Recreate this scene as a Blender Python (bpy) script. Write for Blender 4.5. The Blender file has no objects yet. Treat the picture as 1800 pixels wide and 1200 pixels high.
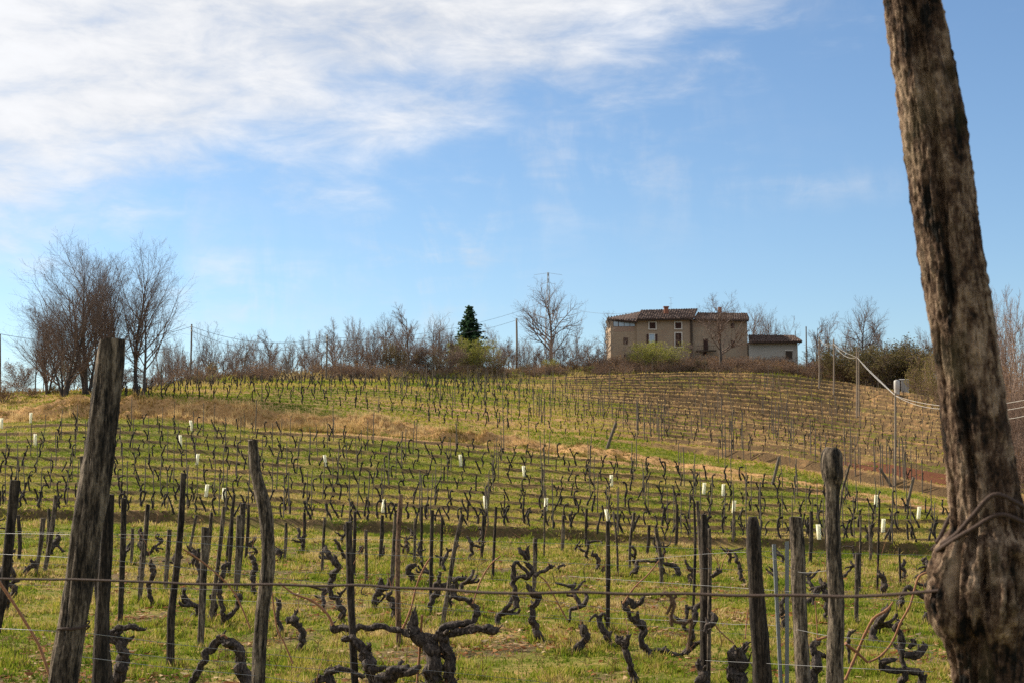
import bpy, math, random
import numpy as np
from mathutils import Vector, Matrix

SC = bpy.context.scene
COL = SC.collection
F = 2700.0                       # focal length in pixels of an 1800 wide picture
TH = math.atan(240 / F)
CAMZ = 2.4
CT, ST = math.cos(TH), math.sin(TH)
rng = np.random.default_rng(7)
random.seed(7)

# ------------------------------------------------------------------ projection helpers
def P(u, v, d):
    a, b = (u - 900) / F, (600 - v) / F
    k = d / (CT - b * ST)
    return Vector((a * k, d, CAMZ + (ST + b * CT) * k))

def pix(p):
    y, z = p[1], p[2] - CAMZ
    c = y * CT + z * ST
    w = -y * ST + z * CT
    return 900 + F * p[0] / c, 600 - F * w / c

# ------------------------------------------------------------------ value noise
_T = np.random.default_rng(3).random((256, 256))
def vnoise(x, y):
    xi = np.floor(x).astype(np.int64); yi = np.floor(y).astype(np.int64)
    fx = x - xi; fy = y - yi
    fx = fx * fx * (3 - 2 * fx); fy = fy * fy * (3 - 2 * fy)
    a = _T[xi & 255, yi & 255]; b = _T[(xi + 1) & 255, yi & 255]
    c = _T[xi & 255, (yi + 1) & 255]; d = _T[(xi + 1) & 255, (yi + 1) & 255]
    return (a * (1 - fx) + b * fx) * (1 - fy) + (c * (1 - fx) + d * fx) * fy
def fbm(x, y, o=4):
    s = 0; a = .5; t = 0
    for i in range(o):
        s = s + a * vnoise(x * 2 ** i + 17.3 * i, y * 2 ** i + 5.1 * i); t += a; a *= .55
    return s / t
def sstep(a, b, x):
    t = np.clip((x - a) / (b - a), 0, 1)
    return t * t * (3 - 2 * t)

# ------------------------------------------------------------------ terrain
U_ = np.array([-900, 0, 130, 230, 330, 450, 600, 750, 900, 1050, 1200, 1350, 1500, 1650, 1800, 2700], float)
S_ = (U_ - 900) / F
one = np.ones(len(U_))
def zv(v, d): return CAMZ + d * (840 - np.array(v, float)) / F
K = []
K.append((-60 * one, .9 * one)); K.append((4.5 * one, .9 * one)); K.append((10 * one, .0 * one)); K.append((18 * one, 0 * one))
d5 = 58 * one
K.append((d5, zv([905, 914, 917, 918, 921, 925, 934, 940, 945, 951, 958, 963, 970, 977, 985, 1000], d5)))
d6 = np.array([98, 98, 98, 98, 98, 98, 98, 97, 95, 91, 87, 82, 77, 73, 71, 70], float)
K.append((d6, zv([766, 744, 737, 737, 743, 752, 757, 770, 786, 802, 822, 842, 868, 890, 905, 940], d6)))
d7 = d6 + np.array([4, 4, 5, 5, 5, 5, 5, 4.5, 4, 3, 2.5, 2, 2, 2, 2, 2])
z7 = zv([742, 724, 702, 705, 712, 720, 731, 751, 771, 787, 811, 833, 862, 886, 902, 938], d7)
K.append((d7, z7))
d9 = np.array([112, 112, 114, 118, 132, 142, 152, 170, 188, 196, 200, 203, 203, 190, 180, 170], float)
z9 = zv([720, 692, 688, 686, 678, 672, 668, 667, 665, 663, 660, 660, 678, 705, 720, 740], d9)
fr = np.array([.5, .5, .5, .5, .55, .58, .58, .55, .5, .42, .36, .32, .32, .35, .35, .35])
K.append((d7 + .45 * (d9 - d7), z7 + fr * (z9 - z7)))
K.append((d9, z9))
d10 = d9 + 20
z10 = zv([735, 700, 690, 680, 668, 660, 656, 655, 652, 645, 643, 643, 655, 680, 690, 715], d10)
z10[:4] = z9[:4] - np.array([2, 2, 1.5, .8])
K.append((d10, z10))
K.append((d9 + 110, z10 - np.array([9, 8, 7, 5, 2, .5, 0, 0, 0, 0, 0, 0, 0, 0, 0, 0])))
K.append((700 * one, z10 - 18)); K.append((6000 * one, -25 * one))
KD = [k[0] for k in K]; KZ = [k[1] for k in K]
NK = len(K)
I5, I6, I7, I9 = 4, 5, 6, 8     # terrace foot, bank foot, bank top, crest
NROW = 13

def rowscale(s): return 1 - .26 * sstep((600 - 900) / F, (1650 - 900) / F, s)
ROWSP = 3.08
NUP = 23

def terr(X, Y, detail=True, masks=False):
    X = np.atleast_1d(np.asarray(X, float)); Y = np.atleast_1d(np.asarray(Y, float))
    s = X / np.maximum(Y, 14.0)
    D = np.stack([np.interp(s, S_, k) for k in KD]); Z = np.stack([np.interp(s, S_, k) for k in KZ])
    dd = np.diff(D, axis=0); m = np.diff(Z, axis=0) / dd
    t = np.zeros_like(Z)
    same = m[:-1] * m[1:] > 0
    t[1:-1] = np.where(same, 2 * m[:-1] * m[1:] / np.where(same, m[:-1] + m[1:], 1), 0)
    t[0] = m[0]; t[-1] = m[-1]
    # keep the bank crisp
    Yc = np.clip(Y, D[0], D[-1] - 1e-3)
    i = np.clip((D <= Yc).sum(0) - 1, 0, NK - 2)
    n = np.arange(len(X))
    h = dd[i, n]; p = (Yc - D[i, n]) / h
    z = ((2 * p**3 - 3 * p**2 + 1) * Z[i, n] + (p**3 - 2 * p**2 + p) * h * t[i, n]
         + (-2 * p**3 + 3 * p**2) * Z[i + 1, n] + (p**3 - p**2) * h * t[i + 1, n])
    # terraces of the middle slope
    wob = (fbm(X * .12, Y * .02 + 9, 2) - .5) * .25
    q = (Yc - D[I5, n]) / (ROWSP * rowscale(s)) + wob
    inmid = sstep(-.3, .2, q) * (1 - sstep(-2.0, -.6, Yc - D[I6, n]))
    pf = q - np.floor(q)
    rag = (fbm(X * 1.1 + 7, Y * .6, 3) - .5)
    hgt = .06 + .20 * fbm(X * .3 + 3, np.floor(q) * 3.7, 2)
    rz = (sstep(.0 + .05 * rag, .10 + .05 * rag, pf) - pf)
    z = z + inmid * hgt * rz
    riser_m = inmid * (sstep(-.04, .02, pf) * (1 - sstep(.09, .15, pf)) + .5 * sstep(.95, 1.0, pf)) * np.clip(.75 + 2.2 * rag, 0, 1)
    z = z + .30 * (sstep(.02 * rag, .10 + .03 * rag, q) - sstep(.1, 2.5, q))
    riser_m = np.maximum(riser_m, sstep(-.08, -.01, q + .1 * rag) * (1 - sstep(.08, .15, q + .1 * rag)))
    # terraces of the upper slope
    tu = (Yc - D[I7, n]) / (D[I9, n] - D[I7, n])
    qu = tu * NUP + wob * 2
    inup = sstep(0.02, .06, tu) * (1 - sstep(.97, 1.02, tu))
    right = sstep(.0, .14, s + (Yc - 150) * .0006)
    left = sstep(-.26, -.16, s)
    pu = qu - np.floor(qu)
    z = z + inup * (.10 * left + .68 * right) * (sstep(.05 * rag, .16 + .05 * rag, pu) - pu)
    riser_u = inup * (.3 * left + 1.0 * right) * (sstep(-.05, .03, pu) * (1 - sstep(.12, .21, pu)))
    bank = sstep(-.5, .7, Yc - D[I6, n]) * (1 - sstep(-1.5, -.2, Yc - D[I7, n] + 1.4 * (fbm(X * .5, Y * .5 + 8, 3) - .5)))
    path = sstep(-3.6, -2.6, Yc - D[I6, n]) * (1 - sstep(-.8, .0, Yc - D[I6, n])) * sstep(-.2, -.1, s)
    if detail:
        near = (1 - sstep(60, 110, Yc))
        z = z + (fbm(X * .6, Y * .6, 3) - .5) * .14 + near * (fbm(X * 3, Y * 3, 2) - .5) * .05
        pb = np.clip((Yc - D[I6, n]) / (D[I7, n] - D[I6, n]), 0, 1)
        wv = .15 + .22 * fbm(X * .35 + 70, Y * .1, 3)
        z = z + (Z[I7, n] - Z[I6, n]) * (sstep(wv, wv + .22, pb) * .5 + .5 * pb - pb) * (1 - sstep(-.02, .2, s) * .6) * (pb > 0) * (pb < 1)
        z = z + bank * (fbm(X * 1.5 + 4, Y * 1.5, 3) - .5) * .75 * (1 - .8 * sstep(-.05, .15, s))
        bw = bank * (1 - .8 * sstep(-.05, .15, s))
        z = z + bw * ((fbm(X * .45 + 40, Y * .8, 4) - .5) * 1.5)
        z = z + sstep(250, 700, Y) * (fbm(X * .004, Y * .004, 3) - .5) * 14
    if masks:
        up = sstep(0, .05, tu)
        rowhue = (fbm(X * .10 + 31, np.floor(qu) * 3.7, 2) - .5) * 1.3 * inup * (.35 + right)
        bare = sstep(.57, .70, fbm(X * .8 + 12, Y * .8, 4)) * (1 - sstep(50, 58, Yc))
        straw = rowhue + .18 + .05 * sstep(0, 1, inmid) + up * .20 + .36 * inup * right
        earth = np.exp(-((X - 23.4) / 5.0)**2 - ((Yc - 90) / 6.5)**2)
        beyond = sstep(1.0, 1.06, tu)
        return z, dict(riser=np.clip(riser_m + riser_u, 0, 1), bank=np.clip(bank + .8 * path, 0, 1), straw=np.clip(straw, 0, 1),
                       earth=earth, bare=bare, beyond=beyond, inmid=inmid, q=q, tu=tu, pf=pf)
    return z

def gz(x, y): return float(terr(x, y)[0])
_dl = np.concatenate([np.linspace(6, 60, 900), np.linspace(60, 130, 900), np.linspace(130, 420, 900)])
def hit(u, v, dmin=0):
    a, b = (u - 900) / F, (600 - v) / F
    k = _dl / (CT - b * ST)
    z = terr(a * k, _dl)
    above = (CAMZ + (ST + b * CT) * k) <= z
    above &= _dl > dmin
    i = int(np.argmax(above)) if above.any() else len(_dl) - 1
    return float(_dl[i])
def ground(u, d):
    """ground point seen in picture column u at depth d"""
    x = (u - 900) / F * d
    for _ in range(4):
        z = gz(x, d)
        c = d * CT + (z - CAMZ) * ST
        x = (u - 900) / F * c
    return Vector((x, d, gz(x, d)))

# ------------------------------------------------------------------ mesh builder
class MB:
    def __init__(s): s.v = []; s.l = []; s.c = []; s.n = 0; s.at = []
    def add(s, v, faces, at=None):
        v = np.asarray(v, float).reshape(-1, 3)
        if isinstance(faces, np.ndarray):
            s.l.append((faces + s.n).ravel()); s.c.append(np.full(len(faces), faces.shape[1]))
        else:
            s.l.append(np.array([i for f in faces for i in f], int) + s.n); s.c.append(np.array([len(f) for f in faces]))
        s.v.append(v); s.n += len(v)
        s.at.append(np.full(len(v), 0.5) if at is None else np.broadcast_to(np.asarray(at, float), (len(v),)))
    def box(s, c, size, rot=None):
        x, y, z = [k / 2 for k in size]
        v = [(-x, -y, -z), (x, -y, -z), (x, y, -z), (-x, y, -z), (-x, -y, z), (x, -y, z), (x, y, z), (-x, y, z)]
        v = [Vector(p) for p in v]
        if rot is not None: v = [rot @ p for p in v]
        s.add([tuple(p + Vector(c)) for p in v], [(0, 3, 2, 1), (4, 5, 6, 7), (0, 1, 5, 4), (1, 2, 6, 5), (2, 3, 7, 6), (3, 0, 4, 7)])
    def prism(s, poly, z0, z1):
        n = len(poly)
        v = [(x, y, z0) for x, y in poly] + [(x, y, z1) for x, y in poly]
        f = [tuple(range(n))[::-1], tuple(range(n, 2 * n))] + [(i, (i + 1) % n, n + (i + 1) % n, n + i) for i in range(n)]
        s.add(v, f)
    def slab(s, quad, th):
        """a sheet of four corners given a thickness downwards"""
        q = [Vector(p) for p in quad]; b = [p - Vector((0, 0, th)) for p in q]
        s.add([tuple(p) for p in q + b], [(0, 1, 2, 3), (7, 6, 5, 4), (0, 4, 5, 1), (1, 5, 6, 2), (2, 6, 7, 3), (3, 7, 4, 0)])
    def mesh(s, name, mat, smooth=False, off=None):
        me = bpy.data.meshes.new(name)
        v = np.concatenate(s.v); l = np.concatenate(s.l); c = np.concatenate(s.c)
        if off is not None: v = v - np.array(off)
        me.vertices.add(len(v)); me.vertices.foreach_set('co', v.ravel())
        me.loops.add(len(l)); me.loops.foreach_set('vertex_index', l.astype(np.int32))
        me.polygons.add(len(c)); st = np.concatenate([[0], np.cumsum(c)[:-1]])
        me.polygons.foreach_set('loop_start', st.astype(np.int32)); me.polygons.foreach_set('loop_total', c.astype(np.int32))
        me.polygons.foreach_set('use_smooth', np.full(len(c), bool(smooth)))
        me.update(calc_edges=True)
        a = me.attributes.new('tint', 'FLOAT', 'POINT'); a.data.foreach_set('value', np.concatenate(s.at).astype(np.float32))
        if mat: me.materials.append(mat)
        return me
    def build(s, name, mat, parent=None, smooth=False, off=None):
        o = bpy.data.objects.new(name, s.mesh(name, mat, smooth, off)); COL.objects.link(o)
        if parent is not None: o.parent = parent
        elif off is not None: o.location = off
        return o

def tag(o, label=None, cat=None, group=None, kind=None):
    if label: o['label'] = label
    if cat: o['category'] = cat
    if group: o['group'] = group
    if kind: o['kind'] = kind
    return o
def empty(name, loc, label, cat, group=None):
    o = bpy.data.objects.new(name, None); COL.objects.link(o); o.location = loc; o.empty_display_size = .3
    return tag(o, label, cat, group)

def catmull(pts, step):
    pts = np.asarray(pts, float)
    if len(pts) < 3: 
        n = max(2, int(np.linalg.norm(pts[-1][:3] - pts[0][:3]) / step) + 1)
        t = np.linspace(0, 1, n)[:, None]
        return pts[0] * (1 - t) + pts[-1] * t
    p = np.vstack([2 * pts[0] - pts[1], pts, 2 * pts[-1] - pts[-2]])
    out = []
    for i in range(1, len(p) - 2):
        n = max(2, int(np.linalg.norm(p[i + 1][:3] - p[i][:3]) / step))
        t = (np.arange(n) / n)[:, None]
        a, b, c, d = p[i - 1], p[i], p[i + 1], p[i + 2]
        out.append(.5 * (2 * b + (c - a) * t + (2 * a - 5 * b + 4 * c - d) * t**2 + (3 * b - a - 3 * c + d) * t**3))
    out.append(p[-2][None])
    return np.vstack(out)

def tube(mb, pts, rad, sides=8, namp=0, nscale=3., seed=0, cap=True, groove=0, at=None):
    pts = np.asarray(pts, float); rad = np.asarray(rad, float); n = len(pts)
    if rad.ndim == 0: rad = np.full(n, float(rad))
    tg = np.gradient(pts, axis=0); tg /= np.linalg.norm(tg, axis=1)[:, None] + 1e-9
    ref = np.array([0, 1., 0]) if abs(tg[0][1]) < .9 else np.array([1., 0, 0])
    N = np.zeros_like(pts); x = np.cross(ref, tg[0]); x /= np.linalg.norm(x); N[0] = x
    for i in range(1, n):
        x = N[i - 1] - tg[i] * np.dot(N[i - 1], tg[i]); N[i] = x / (np.linalg.norm(x) + 1e-9)
    B = np.cross(tg, N)
    ang = np.arange(sides) / sides * 2 * math.pi
    L = np.concatenate([[0], np.cumsum(np.linalg.norm(np.diff(pts, axis=0), axis=1))])
    R = rad[:, None] * np.ones(sides)
    if namp:
        cx, sx = np.cos(ang), np.sin(ang); rm = rad.mean() + 1e-6
        g = L[:, None] / rm
        nn = fbm(cx[None] * nscale * .6 + g * .18 + seed * 7.1 + 30, sx[None] * nscale * .6 + g * .31 + seed * 3.3 + 50, 4)
        R = R * (1 + namp * (nn - .5) * 2)
        if groove:
            gg = vnoise(ang[None] * sides / 12 * 1.5 + seed * 5 + .25 * np.sin(g * .3), g * .05 + seed)
            R = R * (1 - groove * sstep(.62, .9, gg))
    V = pts[:, None] + R[..., None] * (np.cos(ang)[None, :, None] * N[:, None] + np.sin(ang)[None, :, None] * B[:, None])
    V = V.reshape(-1, 3)
    if groove:
        V[:sides] -= tg[0] * (rad[0] * .55 * (vnoise(np.arange(sides) * 9. / sides + seed * 3, np.full(sides, seed + .5)) - .5))[:, None]
    i = np.arange(n - 1)[:, None] * sides; j = np.arange(sides)[None]; j2 = (j + 1) % sides
    q = np.stack([i + j, i + j2, i + sides + j2, i + sides + j], -1).reshape(-1, 4)
    mb.add(V, q, at)
    if cap:
        for e, flip in ((0, True), (n - 1, False)):
            ring = V[e * sides:(e + 1) * sides]
            c = pts[e] + tg[e] * (rad[e] * .25 if not flip else -rad[e] * .1)
            f = [(k, (k + 1) % sides, sides) if not flip else ((k + 1) % sides, k, sides) for k in range(sides)]
            mb.add(np.vstack([ring, c]), f, at)

def sticks(mb, p0, p1, r0, r1, sides=3, at=None):
    """many separate little tapered tubes in one go"""
    p0 = np.asarray(p0, float); p1 = np.asarray(p1, float); n = len(p0)
    t = p1 - p0; t /= np.linalg.norm(t, axis=1)[:, None] + 1e-9
    ref = np.where(np.abs(t[:, 2:3]) < .8, np.array([[0, 0, 1.]]), np.array([[1., 0, 0]]))
    a = np.cross(t, ref); a /= np.linalg.norm(a, axis=1)[:, None]; b = np.cross(t, a)
    ang = np.arange(sides) / sides * 2 * math.pi
    w = np.cos(ang)[None, :, None] * a[:, None] + np.sin(ang)[None, :, None] * b[:, None]
    V = np.concatenate([p0[:, None] + np.asarray(r0)[:, None, None] * w, p1[:, None] + np.asarray(r1)[:, None, None] * w], 1)
    i = np.arange(n)[:, None] * 2 * sides; j = np.arange(sides)[None]; j2 = (j + 1) % sides
    q = np.stack([i + j, i + j2, i + sides + j2, i + sides + j], -1).reshape(-1, 4)
    mb.add(V.reshape(-1, 3), q, None if at is None else np.repeat(at, 2 * sides))

# ------------------------------------------------------------------ materials
def mat(name, build):
    m = bpy.data.materials.new(name); m.use_nodes = True
    nt = m.node_tree; nt.nodes.clear()
    out = nt.nodes.new('ShaderNodeOutputMaterial')
    N = lambda t, **k: _node(nt, t, k)
    s = build(nt, N, nt.links.new)
    nt.links.new(s, out.inputs['Surface'])
    return m
def _node(nt, t, k):
    n = nt.nodes.new(t)
    for a, b in k.items():
        if a.startswith('i_'):
            key = a[2:]
            n.inputs[int(key) if key.isdigit() else key.replace('_', ' ')].default_value = b
        else: setattr(n, a, b)
    return n
def ramp(N, stops, interp='LINEAR'):
    r = N('ShaderNodeValToRGB'); e = r.color_ramp; e.interpolation = interp
    while len(e.elements) < len(stops): e.elements.new(.5)
    for el, (p, c) in zip(e.elements, stops): el.position = p; el.color = (*c, 1)
    return r
def noisy(name, stops, scale=(8, 8, 8), nscale=1., detail=6, rough=.85, bump=.0, bdist=.02, trans=0, spec=.3, metal=0, tint=False, two=None, coord='Object', rnd=0):
    """wood, bark, plaster, leaves: a stretched noise through a ramp, with bump"""
    def f(nt, N, L):
        tc = N('ShaderNodeTexCoord'); mp = N('ShaderNodeMapping'); mp.inputs['Scale'].default_value = scale
        L(tc.outputs[coord], mp.inputs[0])
        vec = mp.outputs[0]
        if rnd:
            oi = N('ShaderNodeObjectInfo'); ad = N('ShaderNodeVectorMath', operation='ADD')
            sc_ = N('ShaderNodeVectorMath', operation='SCALE', i_0=(37, 51, 23)); L(oi.outputs['Random'], sc_.inputs['Scale'])
            L(mp.outputs[0], ad.inputs[0]); L(sc_.outputs[0], ad.inputs[1]); vec = ad.outputs[0]
        nz = N('ShaderNodeTexNoise', i_Scale=nscale, i_Detail=detail, i_Roughness=.62)
        L(vec, nz.inputs['Vector'])
        fac = nz.outputs['Fac']
        if tint:
            at = N('ShaderNodeAttribute', attribute_name='tint')
            mx = N('ShaderNodeMath', operation='MULTIPLY_ADD', i_1=.35); L(fac, mx.inputs[0])
            a2 = N('ShaderNodeMath', operation='MULTIPLY_ADD', i_1=.9, i_2=-.12); L(at.outputs['Fac'], a2.inputs[0])
            L(a2.outputs[0], mx.inputs[2]); fac = mx.outputs[0]
        r = ramp(N, stops); L(fac, r.inputs[0]); colr = r.outputs[0]
        if two:                    # a second, larger stain
            n2 = N('ShaderNodeTexNoise', i_Scale=two[0], i_Detail=4); L(tc.outputs[coord], n2.inputs['Vector'])
            r2 = ramp(N, [(two[1], (0, 0, 0)), (two[2], (1, 1, 1))]); L(n2.outputs['Fac'], r2.inputs[0])
            mm = N('ShaderNodeMix', data_type='RGBA'); L(r2.outputs[0], mm.inputs[0]); L(colr, mm.inputs[6]); mm.inputs[7].default_value = (*two[3], 1)
            colr = mm.outputs[2]
        b = N('ShaderNodeBsdfPrincipled', i_Roughness=rough, i_Metallic=metal)
        b.inputs['Specular IOR Level'].default_value = spec
        L(colr, b.inputs['Base Color'])
        if bump:
            bp = N('ShaderNodeBump', i_Strength=bump, i_Distance=bdist); L(nz.outputs['Fac'], bp.inputs['Height']); L(bp.outputs[0], b.inputs['Normal'])
        s = b.outputs[0]
        if trans:
            tr = N('ShaderNodeBsdfTranslucent'); L(colr, tr.inputs[0]); ms = N('ShaderNodeMixShader'); ms.inputs[0].default_value = trans
            L(s, ms.inputs[1]); L(tr.outputs[0], ms.inputs[2]); s = ms.outputs[0]
        return s
    return mat(name, f)
# ------------------------------------------------------------------ camera, sun, sky
SUN_AZ, SUN_EL = math.radians(27), math.radians(32)      # ahead of the camera and to the left
sun_dir = Vector((-math.cos(SUN_AZ) * math.cos(SUN_EL), math.sin(SUN_AZ) * math.cos(SUN_EL), math.sin(SUN_EL)))
cam = bpy.data.cameras.new('camera'); co = bpy.data.objects.new('camera', cam); COL.objects.link(co)
cam.lens = 54; cam.sensor_width = 36; cam.clip_start = .1; cam.clip_end = 12000
co.location = (0, 0, CAMZ); co.rotation_euler = (math.pi / 2 + TH, 0, 0)
cam.dof.use_dof = True; cam.dof.focus_distance = 24; cam.dof.aperture_fstop = 15
SC.camera = co
sl = bpy.data.lights.new('sun', 'SUN'); sl.energy = 5.0; sl.angle = math.radians(.5); sl.color = (1, .9, .74)
so = bpy.data.objects.new('sun', sl); COL.objects.link(so); so.rotation_euler = (-sun_dir).to_track_quat('-Z', 'Y').to_euler()
SC.view_settings.view_transform = 'Standard'; SC.view_settings.look = 'None'; SC.view_settings.gamma = 1
SC.view_settings.exposure = 0.74
SC.cycles.max_bounces = 6; SC.cycles.transparent_max_bounces = 8; SC.cycles.use_denoising = False; SC.render.filter_size = 1.25; SC.cycles.sample_clamp_indirect = 3

W = bpy.data.worlds.new('World'); SC.world = W; W.use_nodes = True
nt = W.node_tree; nt.nodes.clear(); L = nt.links.new
N = lambda t, **k: _node(nt, t, k)
sky = N('ShaderNodeTexSky', sky_type='NISHITA', sun_disc=False)
sky.sun_elevation = SUN_EL; sky.sun_rotation = math.atan2(sun_dir.x, sun_dir.y)
sky.air_density = 1.0; sky.dust_density = .35; sky.ozone_density = 2.2; sky.altitude = 300
tc = N('ShaderNodeTexCoord')
sep = N('ShaderNodeSeparateXYZ'); L(tc.outputs['Generated'], sep.inputs[0])
def M(op, a, b=None, c=None):
    m = N('ShaderNodeMath', operation=op)
    for i, x in enumerate((a, b, c)):
        if x is None: continue
        if isinstance(x, (int, float)): m.inputs[i].default_value = x
        else: L(x, m.inputs[i])
    return m.outputs[0]
def MR(x, a, b, c=0, d=1):
    m = N('ShaderNodeMapRange', interpolation_type='SMOOTHSTEP'); L(x, m.inputs[0])
    for i, k in enumerate((a, b, c, d)): m.inputs[i + 1].default_value = k
    return m.outputs[0]
def noise(vec, sc, det=6, ro=.55, dist=0):
    n = N('ShaderNodeTexNoise', i_Scale=sc, i_Detail=det, i_Roughness=ro, i_Distortion=dist); L(vec, n.inputs['Vector']); return n.outputs['Fac']
def mapping(loc=(0, 0, 0), rot=(0, 0, 0), sc=(1, 1, 1)):
    m = N('ShaderNodeMapping'); L(tc.outputs['Generated'], m.inputs[0])
    m.inputs['Location'].default_value = loc; m.inputs['Rotation'].default_value = rot; m.inputs['Scale'].default_value = sc
    return m.outputs[0]
X_, Z_ = sep.outputs[0], sep.outputs[2]
# main bank: below a slanting line the sky is clear
line = M('MULTIPLY_ADD', M('ADD', X_, .333), .29, .142)
wav = M('MULTIPLY', M('SUBTRACT', noise(mapping(rot=(0, .30, 0), sc=(1, 1, 2.6)), 9, 3), .5), .11)
above = M('ADD', M('SUBTRACT', Z_, line), wav)
bias = MR(above, -.06, .075)
streak = noise(mapping(rot=(0, .22, 0), sc=(1, 1, 2.8)), 17, 10, .62, .3)
soft = noise(mapping((3, 1, 2), (0, -.35, 0), (1, 1, 1.6)), 7, 6, .5)
puff = M('MULTIPLY_ADD', streak, .62, M('MULTIPLY', soft, .38))
dens = MR(M('ADD', puff, M('MULTIPLY', bias, .44)), .53, 1.04)
dens = M('MULTIPLY', dens, MR(above, -.07, .01))
# faint mares' tails lower in the clear part
def blob(cx, cz, rx, rz):
    return M('POWER', 2.718, M('MULTIPLY', -1, M('ADD', M('POWER', M('DIVIDE', M('SUBTRACT', X_, cx), rx), 2), M('POWER', M('DIVIDE', M('SUBTRACT', Z_, cz), rz), 2))))
wi = noise(mapping((5, 2, 8), (0, .9, 0), (1, 1, .35)), 26, 7, .6, .6)
wi2 = noise(mapping((1, 7, 3), (0, -.5, 0), (1, 1, 3.2)), 16, 7, .6, .4)
bl = M('ADD', M('ADD', blob(-.05, .145, .045, .045), M('MULTIPLY', blob(-.165, .118, .05, .03), .8)), M('MULTIPLY', blob(.06, .205, .08, .045), .55))
bl = M('ADD', bl, M('MULTIPLY', blob(.19, .185, .05, .012), .45))
bl = M('ADD', bl, M('MULTIPLY', blob(.2, .31, .14, .02), .35))
bl = M('ADD', bl, M('MULTIPLY', blob(-.25, .165, .07, .05), .5))
wisp = M('MULTIPLY', bl, MR(M('MULTIPLY_ADD', wi, .55, M('MULTIPLY', wi2, .45)), .43, .74, 0, 1.0))
dens = M('MAXIMUM', dens, wisp)
lit = MR(M('MULTIPLY_ADD', streak, .5, M('MULTIPLY', soft, .5)), .30, .68, .80, 1.08)
mix = N('ShaderNodeMix', data_type='RGBA'); L(dens, mix.inputs[0])
hs = N('ShaderNodeMix', data_type='RGBA', blend_type='MULTIPLY'); hs.inputs[0].default_value = 1
L(sky.outputs[0], hs.inputs[6]); hs.inputs[7].default_value = (.88, .975, 1.06, 1)
L(hs.outputs[2], mix.inputs[6])
cc = N('ShaderNodeMix', data_type='RGBA', blend_type='MULTIPLY'); cc.inputs[0].default_value = 1
CLOUD = 6.6
cc.inputs[6].default_value = (CLOUD * .97, CLOUD * .985, CLOUD * 1.02, 1); L(lit, cc.inputs[7])
L(cc.outputs[2], mix.inputs[7])
bg = N('ShaderNodeBackground', i_Strength=.083); L(mix.outputs[2], bg.inputs[0])
wo = N('ShaderNodeOutputWorld'); L(bg.outputs[0], wo.inputs[0])

# ------------------------------------------------------------------ ground sheet
GREEN, YGREEN, STRAW, SOIL = (.085, .105, .012), (.20, .185, .028), (.26, .165, .062), (.055, .036, .022)
def ground_mat(nt, N, L):
    tc = N('ShaderNodeTexCoord')
    def nz(s, det=6, ro=.6, vec=None):
        n = N('ShaderNodeTexNoise', i_Scale=s, i_Detail=det, i_Roughness=ro); L(vec or tc.outputs['Object'], n.inputs['Vector']); return n.outputs['Fac']
    at = lambda n: N('ShaderNodeAttribute', attribute_name=n).outputs['Fac']
    def mth(op, a, b, c=None):
        m = N('ShaderNodeMath', operation=op)
        for i, x in enumerate((a, b, c)):
            if x is None: continue
            if isinstance(x, (int, float)): m.inputs[i].default_value = x
            else: L(x, m.inputs[i])
        return m.outputs[0]
    def mix(f, a, b):
        m = N('ShaderNodeMix', data_type='RGBA'); L(f, m.inputs[0])
        for i, x in ((6, a), (7, b)):
            if isinstance(x, tuple): m.inputs[i].default_value = (*x, 1)
            else: L(x, m.inputs[i])
        return m.outputs[2]
    def rng_(x, a, b):
        m = N('ShaderNodeMapRange'); L(x, m.inputs[0]); m.inputs[1].default_value = a; m.inputs[2].default_value = b; return m.outputs[0]
    big, mid, fine = nz(.10, 4), nz(.9, 6), nz(9, 8, .7)
    c = mix(rng_(mth('MULTIPLY_ADD', mid, .5, mth('MULTIPLY', fine, .5)), .36, .64), GREEN, YGREEN)
    st = mth('MULTIPLY_ADD', mth('SUBTRACT', mth('MULTIPLY_ADD', mid, .55, mth('MULTIPLY', big, .6)), .60), 2.2, mth('MULTIPLY', at('straw'), 1.25))
    st = mth('ADD', st, mth('MULTIPLY', mth('SUBTRACT', fine, .5), 1.1))
    stc = mix(rng_(fine, .3, .7), (.26, .125, .048), (.50, .32, .145))
    c = mix(rng_(st, .05, .62), c, stc)
    c = mix(rng_(mth('ADD', at('bank'), mth('MULTIPLY', mth('SUBTRACT', mid, .5), .9)), .25, .7), c, stc)
    rs = mth('MULTIPLY', at('riser'), rng_(mth('ADD', mid, mth('MULTIPLY', fine, .35)), .42, .72))
    c = mix(mth('MINIMUM', mth('MULTIPLY', rs, 1.25), .92), c, mix(rng_(fine, .35, .7), SOIL, (.13, .085, .04)))
    c = mix(rng_(mth('ADD', at('earth'), mth('MULTIPLY', mth('SUBTRACT', mid, .5), .6)), .3, .6), c, (.125, .050, .027))
    c = mix(mth('MULTIPLY', at('bare'), rng_(fine, .3, .55)), c, mix(rng_(mid, .35, .65), (.075, .05, .032), (.16, .105, .06)))
    c = mix(rng_(mth('ADD', at('beyond'), mth('MULTIPLY', mth('SUBTRACT', mid, .5), .4)), .3, .8), c, mix(rng_(fine, .3, .7), (.075, .05, .022), (.15, .11, .035)))
    b = N('ShaderNodeBsdfPrincipled', i_Roughness=1.0); b.inputs['Specular IOR Level'].default_value = .1
    L(c, b.inputs['Base Color'])
    bp = N('ShaderNodeBump', i_Strength=.9, i_Distance=.12)
    L(mth('MULTIPLY_ADD', fine, .6, mth('MULTIPLY', mid, .5)), bp.inputs['Height']); L(bp.outputs[0], b.inputs['Normal'])
    return b.outputs[0]
M_ground = mat('hill_ground', ground_mat)
sc = np.concatenate([-np.geomspace(2.6, .40, 26)[:-1], np.linspace(-.4, .4, 270), np.geomspace(.40, 2.6, 26)[1:]])
def seg(a, b, n): return np.linspace(a, b, n, endpoint=False)
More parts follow.
